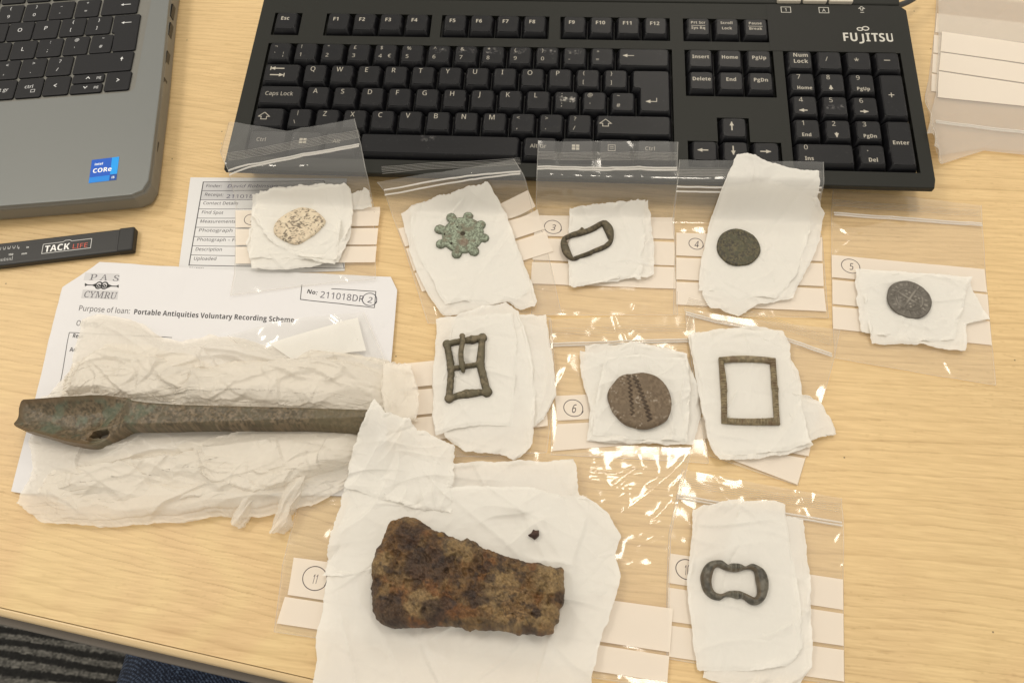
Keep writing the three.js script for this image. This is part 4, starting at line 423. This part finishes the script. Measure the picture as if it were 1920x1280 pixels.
// ---------------------------------------------------------------- the finds
const vmat = (roughness, o = {}) => new THREE.MeshStandardMaterial({ vertexColors: true, roughness, ...o });
function find(name, label, category, pts, H, geom, mat, partName) { const y = overOutline(pts, H) - .0004; const m = part(name, geom, mat, scene); m.position.y = y; return tag(m, label, category); }
const patina = (a, b, c, s, f = 500) => (d, x, z) => { const n = .5 + .5 * fbm(x * f, z * f, s, 4), m = .5 + .5 * fbm(x * f * .3, z * f * .3, s + 9, 3); return blend(blend(a, b, ss(.3, .7, n)), c, ss(.52, .72, m)); };
{ // pale token
  const o = smooth([[-.2226,-.0397],[-.2218,-.0442],[-.2193,-.0482],[-.2126,-.0541],[-.2063,-.0566],[-.1984,-.0552],[-.1931,-.0514],[-.1893,-.0474],[-.1895,-.0440],[-.1917,-.0399],[-.1966,-.0340],[-.2041,-.0283],[-.2109,-.0293],[-.2172,-.0324],[-.2211,-.0353]]), D = depthIn([o]), [x0, z0, x1, z1] = bbox(o), cx = (x0 + x1) / 2, cz = (z0 + z1) / 2;
  const dark = (x, z) => { const dx = x - cx, dz = z - cz, r = hypot(dx, dz), a = Math.atan2(dz, dx), n = fbm(x * 800 + z * 300, z * 1250, 5, 5), st = ss(.1, .5, fbm(a * 5, r * 500, 8, 2)) * ss(.002, .008, r); return clamp(ss(.0, .34, n + .22 * fbm(x * 160, z * 160, 6, 2) - .09 + .20 * ss(.010, .002, r) + .3 * ss(.0025, .0005, r)) + .6 * st * ss(.0, .3, n)); };
  find('token', 'pale beige oval metal token mottled with dark marks', 'token', o, T1, relief([x0, z0, x1, z1], .00028, D, (d, x, z) => .0008 + .0012 * dome(d, .0012) + .00035 * (fbm(x * 500, z * 500, 3, 3)) - .00025 * dark(x, z), (d, x, z) => blend(blend([.72, .62, .46], [.62, .51, .37], vn(x * 300, z * 300, 2)), [.11, .085, .06], dark(x, z) * .85)), vmat(.55));
}
{ // star mount
  const lobes = [[-.1065,-.0547],[-.0953,-.0559],[-.0864,-.0495],[-.0834,-.0393],[-.0891,-.0289],[-.1003,-.0267],[-.1113,-.0339],[-.1134,-.0453]], c = [[-.0975,-.0413]][0], ho = [[-.0976,-.0418],[-.1096,-.0408],[-.1044,-.0339],[-.1016,-.0465]], rr = [.0016, .0007, .0008, .0006];
  const D = (x, z) => { let d = .0137 - hypot(x - c[0], z - c[1]); for (const l of lobes) d = smax(d, max(.0033 - hypot(x - l[0], z - l[1]), capsule(x, z, c, [mix(c[0], l[0], .9), mix(c[1], l[1], .9)], .0034, .0030)), .0006); return d + .00022 * fbm(x * 900, z * 900, 4, 2); };
  const b = bbox([...lobes, c], .0045), P = patina([.15, .165, .12], [.32, .37, .28], [.19, .18, .13], 3, 1100), pitted = (x, z) => { let m = 0; ho.forEach((p, i) => { m = max(m, ss(rr[i] * 1.15, rr[i] * .7, hypot(x - p[0], z - p[1]))); }); return m; };
  const m = find('star_mount', 'green corroded star shaped metal mount with eight lobes', 'mount', lobes, T2, relief(b, .00026, D, (d, x, z) => .0009 + .0012 * dome(d, .0016) + .00022 * fbm(x * 1300, z * 1300, 6, 3) - .0011 * pitted(x, z), (d, x, z) => { const col = P(d, x, z), pit = ss(.35, .6, fbm(x * 1600, z * 1600, 8, 2)), rst = ss(.004, .002, hypot(x - c[0] - .0012, z - c[1] - .0062)); return blend(blend(blend(blend(col, [.045, .030, .018], pitted(x, z) * .9), [.045, .045, .035], pit * .7), [.10, .105, .075], ss(.0012, .0002, d) * .6), [.20, .11, .08], rst * .6); }), vmat(.85));
}
{ // oval buckle frame
  const o = smooth([[-.0335,-.0367],[-.0331,-.0403],[-.0315,-.0427],[-.0263,-.0459],[-.0222,-.0477],[-.0205,-.0498],[-.0190,-.0496],[-.0180,-.0487],[-.0137,-.0512],[-.0079,-.0552],[-.0051,-.0559],[-.0030,-.0549],[-.0005,-.0519],[.0008,-.0477],[.0006,-.0419],[-.0009,-.0376],[-.0038,-.0349],[-.0076,-.0327],[-.0115,-.0311],[-.0134,-.0297],[-.0153,-.0288],[-.0191,-.0272],[-.0243,-.0250],[-.0282,-.0261],[-.0319,-.0305]]), h = [[-.0300,-.0402],[-.0257,-.0424],[-.0209,-.0438],[-.0155,-.0456],[-.0107,-.0484],[-.0068,-.0518],[-.0023,-.0408],[-.0058,-.0371],[-.0115,-.0341],[-.0163,-.0314],[-.0252,-.0272]];
  const D = depthIn([o, h]), P = patina([0.055, 0.042, 0.022], [0.135, 0.106, 0.058], [0.088, 0.074, 0.042], 13, 800);
  find('oval_buckle', 'dark oval metal buckle frame with a slanted rectangular opening', 'buckle', o, T3, relief(bbox(o), .00028, D, (d, x, z) => .0008 + .0022 * dome(d, .0022) + .00022 * fbm(x * 900, z * 900, 3, 3), (d, x, z) => blend(P(d, x, z), [.03, .025, .018], ss(.0007, 0, d) * .6)), vmat(.6));
}
{ // dark coin
  const c = [[.0801,-.0386]][0], r0 = .0137, o = []; for (let i = 0; i < 40; i++) { const a = i / 40 * 2 * PI, r = r0 * (1 + .012 * sin(a * 3 + 1) + .008 * sin(a * 7)); o.push([c[0] + r * cos(a), c[1] + r * sin(a)]); }
  const D = depthIn([o]), P = patina([.036, .03, .018], [.10, .085, .043], [.062, .058, .03], 23, 1100), im = (x, z) => { const u = (x - c[0]) / r0, v = (z - c[1]) / r0, hd = ss(.42, .3, hypot(u * 1.15, v * 1.0 + .02)), rg = ss(.05, .02, abs(hypot(u, v) - .62)), a = Math.atan2(v, u), lt = ss(.1, .5, sin(a * 26)) * ss(.08, .03, abs(hypot(u, v) - .78)); return hd * (.6 + .6 * fbm(u * 5, v * 5, 4, 3)) + .3 * rg + .6 * lt; };
  find('bronze_coin', 'dark olive brown worn bronze coin on the tall tissue', 'coin', o, T4, relief(bbox(o), .00028, D, (d, x, z) => .0012 + .0006 * dome(d, .0006) + .00035 * im(x, z) + .0002 * fbm(x * 800, z * 800, 2, 3), (d, x, z) => blend(P(d, x, z), [.14, .12, .055], .55 * ss(.4, .9, im(x, z) * .6 + vn(x * 900, z * 900, 7) * .5))), vmat(.55));
}
{ // silver coin
  const c = [[.1808,-.0046]][0], r0 = .0131, o = []; for (let i = 0; i < 48; i++) { const a = i / 48 * 2 * PI, r = r0 * (1 + .02 * sin(a * 2 + .6) + .01 * sin(a * 5 + 2) - .05 * exp(-(((a - 3.5) / .25) ** 2))); o.push([c[0] + r * cos(a), c[1] + r * sin(a)]); }
  const im = (x, z) => { const u = (x - c[0]) / r0, v = (z - c[1]) / r0, r = hypot(u, v), a = Math.atan2(v, u), q = Math.atan2(v - u * .2, u), X = ss(.07, .03, min(abs(u * .8 + v * .6), abs(u * .6 - v * .8))), rg = ss(.035, .012, abs(r - .6)), lt = ss(.15, .5, sin(a * 19) + .5 * sin(a * 41 + r * 9)) * ss(.12, .07, abs(r - .77)); let dots = 0; for (let i = 0; i < 4; i++) for (let k = 0; k < 3; k++) { const b = i * PI / 2 + .92 + PI / 4 - .25, px = .34 * cos(b) + .1 * cos(k * 2.1), pz = .34 * sin(b) + .1 * sin(k * 2.1); dots = max(dots, ss(.085, .05, hypot(u - px, v - pz))); } return max(r < .6 ? X : 0, rg, lt, dots); };
  find('silver_coin', 'grey hammered silver coin with a cross design', 'coin', o, T5, relief(bbox(o), .00026, depthIn([o]), (d, x, z) => .0009 + .0004 * dome(d, .0005) + .0004 * im(x, z) + .00030 * fbm(x * 600, z * 600, 2, 4), (d, x, z) => blend(blend([.10, .088, .072], [.15, .135, .115], vn(x * 400, z * 400, 3)), [.27, .245, .21], im(x, z) * (.15 + .6 * ss(.3, .7, vn(x * 260, z * 260, 5))))), vmat(.48, { metalness: .25 }));
}
{ // zigzag disc
  const o = smooth([[-.0029,.0670],[-.0018,.0630],[.0007,.0593],[.0037,.0556],[.0074,.0536],[.0110,.0532],[.0155,.0523],[.0191,.0523],[.0257,.0542],[.0307,.0591],[.0334,.0653],[.0341,.0715],[.0327,.0777],[.0301,.0816],[.0243,.0849],[.0186,.0866],[.0129,.0861],[.0065,.0838],[.0008,.0780],[-.0018,.0723]]), [x0, z0, x1, z1] = bbox(o), zz = [[[.0090,.0546],[.0099,.0609],[.0103,.0671],[.0109,.0733],[.0115,.0794]], [[.0121,.0548],[.0146,.0607],[.0164,.0661],[.0185,.0722],[.0205,.0782],[.0211,.0827]]];
  const dd = [[.0149,.0708],[.0152,.0743]]; let lines = zz.map((a, k) => { const f = poly(a), n = k ? 22 : 18, w = k ? .0011 : .0009, p = []; for (let i = 0; i <= n; i++) { const q = f(i / n); p.push([q[0] + (i % 2 ? w : -w), q[1]]); } return p; });
  const zd = (x, z) => { let d = 1; lines.forEach((p, k) => { for (let i = 1; i < p.length; i++) { const e = capsule(x, z, p[i - 1], p[i], k ? .00055 : .0004); d = min(d, -e); } }); return d; }, gr = (x, z) => ss(.0003, -.0003, zd(x, z)) * (.65 + .35 * vn(x * 250, z * 250, 9));
  const P = patina([0.128, 0.092, 0.060], [0.188, 0.139, 0.092], [0.154, 0.114, 0.076], 33, 900);
  const D = depthIn([o]); find('zigzag_disc', 'brown grey corroded disc scratched with two zigzag lines', 'disc', o, T6, relief([x0, z0, x1, z1], .0003, D, (d, x, z) => .002 + .0024 * dome(d, .0025) + .0005 * fbm(x * 150, z * 150, 2, 3) + .0002 * fbm(x * 900, z * 900, 5, 3) - .00065 * gr(x, z) - (min(hypot(x - dd[0][0], z - dd[0][1]), hypot(x - dd[1][0], z - dd[1][1])) < .0012 ? .0004 : 0), (d, x, z) => { let col = blend(P(d, x, z), [.045, .03, .02], gr(x, z) * .95); const sp = ss(.55, .75, vn(x * 1100, z * 1100, 14)) * ss(.2, .6, fbm(x * 200, z * 200, 15, 2) + .25 * ss(.004, .0005, d)); return blend(col, [.40, .34, .27], sp * .7); }), vmat(.85));
}
{ // rectangular frame
  const o = [[.0630,.0397],[.0708,.0385],[.0791,.0379],[.0891,.0382],[.0964,.0388],[.0962,.0472],[.0960,.0562],[.0964,.0584],[.0959,.0615],[.0955,.0703],[.0953,.0804],[.0865,.0808],[.0792,.0811],[.0704,.0813],[.0623,.0809],[.0626,.0718],[.0630,.0612],[.0630,.0505]], h = [[.0658,.0430],[.0714,.0422],[.0797,.0418],[.0888,.0418],[.0929,.0424],[.0929,.0491],[.0925,.0572],[.0928,.0599],[.0924,.0687],[.0923,.0761],[.0860,.0769],[.0779,.0774],[.0707,.0776],[.0656,.0775],[.0662,.0699],[.0664,.0628],[.0669,.0610],[.0666,.0521]];
  const P = patina([0.148, 0.113, 0.060], [0.265, 0.208, 0.119], [0.148, 0.098, 0.053], 43, 700), D = depthIn([o, h]), [x0, z0, x1, z1] = bbox(o), rid = (x, z) => { const hz = z > z1 - .0055 ? x : (x < x0 + .006 || x > x1 - .006) ? z : 0; return hz ? ss(-.2, .6, sin(hz * 2 * PI / .00165)) : .5; };
  find('rectangular_buckle', 'thin ribbed rectangular bronze frame standing upright on wide tissue', 'buckle', o, T7, relief([x0, z0, x1, z1], .00028, D, (d, x, z) => .0011 + .0012 * dome(d, .0013) + .0006 * rid(x, z) * ss(0, .0006, d) + .00015 * fbm(x * 900, z * 900, 6, 2), (d, x, z) => blend(P(d, x, z), [.24, .21, .14], .5 * rid(x, z) * vn(x * 500, z * 500, 4))), vmat(.6));
}
{ // double loop buckle with its pin
  const q = [[-.1001,.0383],[-.0790,.0331],[-.0789,.0506],[-.0736,.0682],[-.0955,.0730],[-.0960,.0544],[-.0910,.0357],[-.0850,.0347],[-.0852,.0700]], [TL, TR, MR, BR, BL, ML, TM, T2m, BM] = q, r = .0020, P = patina([0.084, 0.069, 0.039], [0.180, 0.146, 0.089], [0.122, 0.104, 0.062], 53, 700);
  const D = (x, z) => { let d = -1; for (const [a, b, ra, rb] of [[TL, TM, r, r * .8], [TM, T2m, r * .8, r * 1.25], [T2m, TR, r * 1.25, r * .9], [TL, ML, r * 1.05, r * 1.15], [ML, BL, r * 1.0, r], [TR, MR, r, r * 1.3], [MR, BR, r * 1.2, r * 1.15], [ML, MR, r * .75, r * .75], [BL, BM, r * .8, r * 1.35], [BM, BR, r * 1.35, r * .8], [TL, TL, r * 1.35, r], [TR, TR, r * 1.4, r], [BR, BR, r * 1.6, r], [BL, BL, r * 1.45, r], [ML, ML, r * 1.25, r], [MR, MR, r * 1.35, r]]) d = smax(d, a === b ? ra - hypot(x - a[0], z - a[1]) : capsule(x, z, a, b, ra, rb), .0006); return d + .00025 * fbm(x * 500, z * 500, 6, 2); };
  const t = thing('double_buckle', 'bronze double loop rectangular buckle with its pin in place', 'buckle', [0, overOutline(q, T8) - .0004, 0]);
  part('frame', relief(bbox(q, .005), .00028, D, (d, x, z) => .0009 + .0026 * dome(d, .0021) + .0003 * fbm(x * 800, z * 800, 3, 3), (d, x, z) => blend(P(d, x, z), [.035, .03, .02], .6 * ss(.0008, 0, d))), vmat(.7), t);
  const pin = [[-.0909,.0339],[-.0902,.0379],[-.0907,.0441],[-.0900,.0502],[-.0889,.0549]].map(([x, z], i) => new THREE.Vector3(x, [.0046, .0050, .0046, .0050, .0038][i], z)), tg = new THREE.TubeGeometry(new THREE.CatmullRomCurve3(pin), 60, .0016, 12), pp = tg.attributes.position, cc = []; for (let i = 0; i < pp.count; i++) { const w = 1 + .12 * fbm(pp.getX(i) * 500, pp.getZ(i) * 500 + pp.getY(i) * 400, 3, 2); cc.push(...P(1, pp.getX(i), pp.getZ(i))); } tg.setAttribute('color', new THREE.Float32BufferAttribute(cc, 3)); tg.computeVertexNormals();
  const ring = new THREE.TorusGeometry(.0026, .0012, 10, 24); { const c = [[-.0889,.0534]][0]; ring.rotateY(PI / 2 + .1); ring.translate(c[0], .0024, c[1]); const n = ring.attributes.position, k = []; for (let i = 0; i < n.count; i++) k.push(...P(1, n.getX(i), n.getZ(i))); ring.setAttribute('color', new THREE.Float32BufferAttribute(k, 3)); }
  const cap = new THREE.SphereGeometry(.0017, 12, 8); { const c = pin[0]; cap.scale(1.1, .8, 1); cap.translate(c.x, c.y - .0004, c.z); const n = cap.attributes.position, k = []; for (let i = 0; i < n.count; i++) k.push(...P(1, n.getX(i), n.getZ(i))); cap.setAttribute('color', new THREE.Float32BufferAttribute(k, 3)); }
  part('pin', mergeGeometries([tg, ring, cap]), vmat(.65), t);
}
{ // spectacle buckle
  const o = smooth([[.0465,.1678],[.0472,.1638],[.0497,.1598],[.0532,.1577],[.0576,.1572],[.0596,.1582],[.0613,.1594],[.0627,.1586],[.0664,.1584],[.0684,.1588],[.0704,.1596],[.0737,.1581],[.0774,.1592],[.0802,.1615],[.0816,.1659],[.0811,.1712],[.0786,.1763],[.0748,.1788],[.0711,.1785],[.0679,.1762],[.0647,.1764],[.0616,.1757],[.0585,.1759],[.0557,.1776],[.0513,.1769],[.0478,.1734]]), h = smooth([[.0535,.1630],[.0557,.1609],[.0598,.1623],[.0652,.1629],[.0707,.1613],[.0743,.1619],[.0751,.1662],[.0755,.1724],[.0739,.1750],[.0707,.1739],[.0663,.1723],[.0609,.1726],[.0568,.1743],[.0533,.1731],[.0521,.1688]], 4), [x0, z0, x1, z1] = bbox(o), cx = (x0 + x1) / 2;
  const P = patina([0.046, 0.041, 0.030], [0.122, 0.110, 0.083], [0.080, 0.062, 0.040], 63, 500), D = depthIn([o, h]), ban = (x) => abs(x - cx - .0003) < .0036 ? ss(-.3, .5, sin((x - cx) * 2 * PI / .0024)) : 0;
  find('spectacle_buckle', 'dark spectacle shaped buckle frame with ribbed middle bars', 'buckle', o, T9, relief([x0, z0, x1, z1], .0003, D, (d, x, z) => .0009 + .0026 * dome(d, .0026) + .0009 * ban(x) * ss(0, .0008, d) + .00018 * fbm(x * 600, z * 600, 4, 3), (d, x, z) => { const inner = depthIn([h])(x, z) > -.0014; return blend(blend(P(d, x, z), [.17, .115, .06], inner ? .55 * vn(x * 300, z * 300, 5) : 0), [.18, .175, .14], .4 * ban(x)); }), vmat(.42));
}
{ // rusty axe head
  const o = [[-.1245,.1850],[-.1247,.1791],[-.1261,.1715],[-.1253,.1667],[-.1247,.1630],[-.1231,.1608],[-.1222,.1586],[-.1211,.1542],[-.1206,.1511],[-.1193,.1485],[-.1185,.1478],[-.1154,.1467],[-.1124,.1450],[-.1073,.1451],[-.1046,.1462],[-.1019,.1476],[-.0972,.1505],[-.0939,.1517],[-.0907,.1523],[-.0874,.1537],[-.0834,.1553],[-.0809,.1561],[-.0790,.1560],[-.0772,.1547],[-.0747,.1555],[-.0721,.1565],[-.0687,.1591],[-.0656,.1597],[-.0624,.1606],[-.0586,.1622],[-.0548,.1629],[-.0505,.1636],[-.0455,.1648],[-.0424,.1652],[-.0393,.1647],[-.0362,.1658],[-.0331,.1665],[-.0301,.1672],[-.0270,.1668],[-.0255,.1684],[-.0256,.1731],[-.0246,.1777],[-.0248,.1812],[-.0256,.1847],[-.0270,.1870],[-.0274,.1932],[-.0294,.1950],[-.0296,.1989],[-.0325,.1995],[-.0360,.2004],[-.0413,.1998],[-.0472,.2006],[-.0514,.1996],[-.0556,.1993],[-.0604,.1990],[-.0645,.1995],[-.0699,.1987],[-.0722,.2005],[-.0746,.1998],[-.0765,.1985],[-.0825,.1985],[-.0891,.1987],[-.0956,.1998],[-.1022,.2000],[-.1069,.2008],[-.1111,.2013],[-.1154,.2004],[-.1186,.1989],[-.1207,.1968],[-.1223,.1940],[-.1232,.1895]];
  const D0 = depthIn([o]), D = (x, z) => D0(x, z) + .0006 * fbm(x * 400, z * 400, 5, 3), y0 = .0045;
  const flake = (x, z) => ss(-.12, .16, fbm(x * 75, z * 85, 71, 5)), pit = (x, z) => ss(.24, .42, fbm(x * 150, z * 150, 73, 3));
  const dk = [[-.1138,.1954],[-.0894,.1929],[-.0967,.1702],[-.1069,.1569],[-.0683,.1872],[-.0631,.1760],[-.0838,.1887],[-.0272,.1832],[-.0847,.1660],[-.0393,.1913],[-.0425,.1987],[-.0659,.1703],[-.1216,.1833]], dr = [.0105, .006, .010, .007, .0042, .0026, .0036, .0036, .0024, .0024, .0034, .0034, .004], tanP = [[-.1207,.1715],[-.0946,.1898],[-.0532,.1887],[-.0299,.1719],[-.0802,.1616],[-.0345,.1927],[-.0982,.1900],[-.0568,.1786]], tr = [.0075, .0075, .013, .010, .008, .008, .006, .009], gl = [[-.0665,.1866],[-.0625,.1760],[-.0841,.1884],[-.0908,.1545]];
  const near = (P, R, x, z, k) => { let m = 0; const wx = x + .0028 * fbm(x * 190, z * 190, k, 4), wz = z + .0028 * fbm(x * 190, z * 190, k + 3, 4); P.forEach((p, i) => { m = max(m, ss(R[i], R[i] * .72, hypot((wx - p[0]) / 1.25, wz - p[1]))); }); return m; };
  const Hh = (d, x, z) => { const n = fbm(x * 110, z * 110, 74, 4), fine = fbm(x * 620, z * 620, 75, 4), L = ss(o[0][0], o[60][0], x); return .0055 + (.0105 + .002 * (1 - clamp((x + .11) / .1))) * dome(d, .0075) * .85 + .0013 * flake(x, z) * ss(0, .004, d) + .0013 * n + .0011 * fine + .0005 * fbm(x * 1500, z * 1500, 78, 2) - .0013 * pit(x, z) + .0016 * ridged(x * 130 + z * 60, z * 260 - x * 50, 77, 4) + (.0011 * near(tanP, tr, x, z, 65) - .0006 * near(dk, dr, x, z, 61)) * ss(0, .003, d); };
  const Cc = (d, x, z) => { const s = .5 + .5 * fbm(x * 260, z * 260, 82, 5), f = .5 + .5 * fbm(x * 1300, z * 1300, 83, 3), g = .5 + .5 * fbm(x * 110, z * 110, 87, 5), D1 = near(dk, dr, x, z, 61), T1 = near(tanP, tr, x, z, 65);
    const fb = .5 + .5 * fbm(x * 90 + z * 160, z * 420 - x * 130, 97, 4); let c = blend([.075, .040, .019], [.175, .098, .040], ss(.3, .7, s)); c = blend(c, [.215, .145, .068], ss(.45, .7, g) * .5); c = blend(c, [.29, .205, .105], T1 * (.45 + .4 * s)); c = blend(c, [.215, .085, .026], ss(.53, .68, .5 + .5 * fbm(x * 120 + 3, z * 120, 84, 5)) * .5 * (1 - T1 * .6)); c = blend(c, [.052, .031, .023], D1 * (.92 - .25 * s)); c = blend(c, [.026, .018, .019], ss(.60, .74, .5 + .5 * fbm(x * 240, z * 240, 88, 5)) * .6); c = blend(c, [c[0] * .45, c[1] * .4, c[2] * .4], ss(.55, .75, fb) * .6); c = blend(c, [.42, .24, .05], ss(.0022, .0008, hypot(x - gl[3][0], z - gl[3][1])) * s); const ck = ss(.03, .0, abs(fbm(x * 75 + .4 * s, z * 75, 92, 4))) * ss(.1, .4, fbm(x * 40, z * 40, 93, 2)); c = blend(c, [.018, .012, .01], ck * .7); const k = .42 + .86 * f; return [c[0] * k * 1.04, c[1] * k, c[2] * k * .88]; };
  const rou = vmat(.7); const m = part('axe_head', relief(bbox(o, .003), .00036, D, Hh, Cc), rou, scene); m.position.y = y0 + .003; tag(m, 'large rusty iron axe head fragment lying on the big tissue', 'axe head');
}
{ // crumb of rust
  const o = [[-.0452,.1505],[-.0435,.1494],[-.0425,.1474],[-.0414,.1479],[-.0394,.1476],[-.0392,.1504],[-.0403,.1516],[-.0415,.1528],[-.0431,.1517],[-.0445,.1512]], D = depthIn([o]), m = part('rust_crumb', relief(bbox(o), .0002, D, (d, x, z) => .001 + .0028 * dome(d, .003) + .0009 * fbm(x * 500, z * 500, 3, 3), (d, x, z) => blend([.03, .014, .01], [.075, .035, .022], vn(x * 900, z * 900, 5))), vmat(.7), scene); m.position.y = T11(o[0][0], o[0][1]) - .0003; tag(m, 'tiny dark rust crumb above the right end of the axe head', 'crumb');
}
{ // long bronze tool
  const o = smooth([[-.3453,.1041],[-.3446,.1018],[-.3441,.0996],[-.3456,.0947],[-.3460,.0911],[-.3454,.0892],[-.3419,.0885],[-.3159,.0866],[-.2992,.0849],[-.2887,.0844],[-.2849,.0841],[-.2822,.0849],[-.2802,.0858],[-.2698,.0862],[-.2436,.0865],[-.2048,.0857],[-.1664,.0851],[-.1409,.0848],[-.1360,.0841],[-.1345,.0856],[-.1364,.0916],[-.1383,.0983],[-.1517,.0978],[-.1707,.0974],[-.1895,.0982],[-.2274,.1000],[-.2527,.1017],[-.2666,.1027],[-.2756,.1030],[-.2791,.1042],[-.2824,.1065],[-.2921,.1127],[-.2956,.1141],[-.2987,.1144],[-.3100,.1133],[-.3282,.1092],[-.3410,.1064]], 3), hc = [[-.2932,.1073]][0], D0 = depthIn([o]), D = (x, z) => min(D0(x, z), hypot((x - hc[0]) / 1.8, z - hc[1] + .25 * (x - hc[0])) * 1.2 - .0031 + .0007 * fbm(x * 500, z * 500, 98, 3)), a = o[0], xs = (f) => [[-.3453,.1041],[-.2795,.0937],[-.1393,.0911]][f][0];
  const X0 = xs(0), X1 = xs(1), X2 = xs(2), P = patina([0.061, 0.045, 0.022], [0.148, 0.108, 0.061], [0.086, 0.068, 0.036], 91, 900);
  const Hh = (d, x, z) => { const bl = ss(X1 + .008, X1 - .022, x), dish = .0045 + .0042 * exp(-d / .0028) + .003 * ss(X0, X0 + .03, x) * (1 - ss(0, .01, d)), fv = (z - toolZ(x)) / .0075, sh = .0042 + .0058 * dome(d, .0024) - .0042 * max(0, fv - .3) - .0007 * max(0, -fv) + .0014 * exp(-(((x - X1 - .001) / .006) ** 2)); return mix(sh, dish - .003 * exp(-((hypot(x - hc[0], z - hc[1]) / .007) ** 2)), bl) + .00045 * fbm(x * 260, z * 260, 93, 4) + .00012 * fbm(x * 600, z * 600, 94, 2); };
  const Cc = (d, x, z) => { let c = P(d, x, z); const t = (x - X0) / (X2 - X0), gsp = ss(.02, .4, fbm(x * 130, z * 130, 95, 3)) * ss(.32, .16, abs(t - .17)); c = blend(c, [.085, .115, .075], gsp * .6); c = blend(c, [.125, .10, .05], ss(.8, .87, t) * .5); c = blend(c, [.23, .17, .11], ss(.25, .6, fbm(x * 420, z * 420, 96, 3)) * .55 * ss(.2, .35, t) * ss(.85, .75, t)); c = blend(c, [.16, .105, .055], .7 * ss(.003, .0008, d) * ss(.35, .2, t)); return c; };
  const m = part('bronze_tool', relief(bbox(o, .002), .00034, D, Hh, Cc), vmat(.45), scene); m.position.y = .0075; tag(m, 'long dark green bronze socketed tool with a perforated blade end', 'bronze tool');
}

// ---------------------------------------------------------------- seated person's leg
{
  const J = [[[-.262, -.20, .30], .088, [-.262, -.20, .06], .08], [[-.262, -.20, .30], .088, [-.2, -.18, .54], .115], [[-.262, -.20, .06], .075, [-.25, -.62, .06], .05], [[-.25, -.62, .06], .048, [-.25, -.66, -.06], .04], [[-.2, -.18, .54], .115, [.08, -.16, .52], .12], [[.08, -.16, .52], .12, [.14, -.175, .10], .08], [[.14, -.175, .10], .075, [.15, -.62, .08], .05], [[.15, -.62, .08], .048, [.15, -.66, -.04], .04]];
  const N = 64, mc = new MarchingCubes(N, new THREE.MeshBasicMaterial(), false, false, 200000), S = .42, ctr = [-.04, -.34, .28]; mc.isolation = 0;
  const f = new Float32Array(N * N * N); for (let k = 0; k < N; k++) for (let j = 0; j < N; j++) for (let i = 0; i < N; i++) { const p = [i, j, k].map((v, a) => ((v - N / 2) / (N / 2)) * S + ctr[a]); let d = 1e3, e = 0; for (const [A, ra, B, rb] of J) { const ab = B.map((b, q) => b - A[q]), ap = p.map((b, q) => b - A[q]), t = clamp((ab[0] * ap[0] + ab[1] * ap[1] + ab[2] * ap[2]) / (ab[0] ** 2 + ab[1] ** 2 + ab[2] ** 2)), c = hypot(ap[0] - ab[0] * t, ap[1] - ab[1] * t, ap[2] - ab[2] * t) - mix(ra, rb, t); const kk = .025, h = clamp(.5 + .5 * (d - c) / kk); d = mix(d, c, h) - kk * h * (1 - h); } mc.field[k * N * N + j * N + i] = -d; }
  mc.update(); const n = mc.count, pos = Array.from(mc.positionArray.subarray(0, n * 3)), p = []; for (let i = 0; i < n; i++) for (let a = 0; a < 3; a++) p.push(pos[i * 3 + a] * S + ctr[a]);
  let g = new THREE.BufferGeometry(); g.setAttribute('position', new THREE.Float32BufferAttribute(p, 3)); g = mergeVertices(g, 1e-5); g.computeVertexNormals();
  const P = g.attributes.position, uv = []; for (let i = 0; i < P.count; i++) uv.push(P.getX(i) / .12, P.getZ(i) / .12 + P.getY(i) / .12); g.setAttribute('uv', new THREE.Float32BufferAttribute(uv, 2));
  const c = document.createElement('canvas'); c.width = c.height = 512; const x = c.getContext('2d'), im = x.createImageData(512, 512); for (let b = 0; b < 512; b++) for (let a = 0; a < 512; a++) { const tw = .5 + .5 * sin((a + b * 1.0) / 512 * 2 * PI * 44), v = vn(a / 3, b / 3, 4) * .6 + vn(a / 7, b / 2.2, 6) * .4, l = ss(.35, 1.05, tw * .32 + v * .85), o = (b * 512 + a) * 4; im.data[o] = mix(20, 92, l); im.data[o + 1] = mix(28, 110, l); im.data[o + 2] = mix(46, 138, l); im.data[o + 3] = 255; } x.putImageData(im, 0, 0);
  const t = tex(c); t.wrapS = t.wrapT = THREE.RepeatWrapping; const m = part('person', g, std([1, 1, 1], .95, { map: t, bumpMap: t, bumpScale: .0006 }), scene); tag(m, 'seated person in dark blue denim trousers, thigh under the desk edge', 'person');
}

renderer.render(scene, camera);
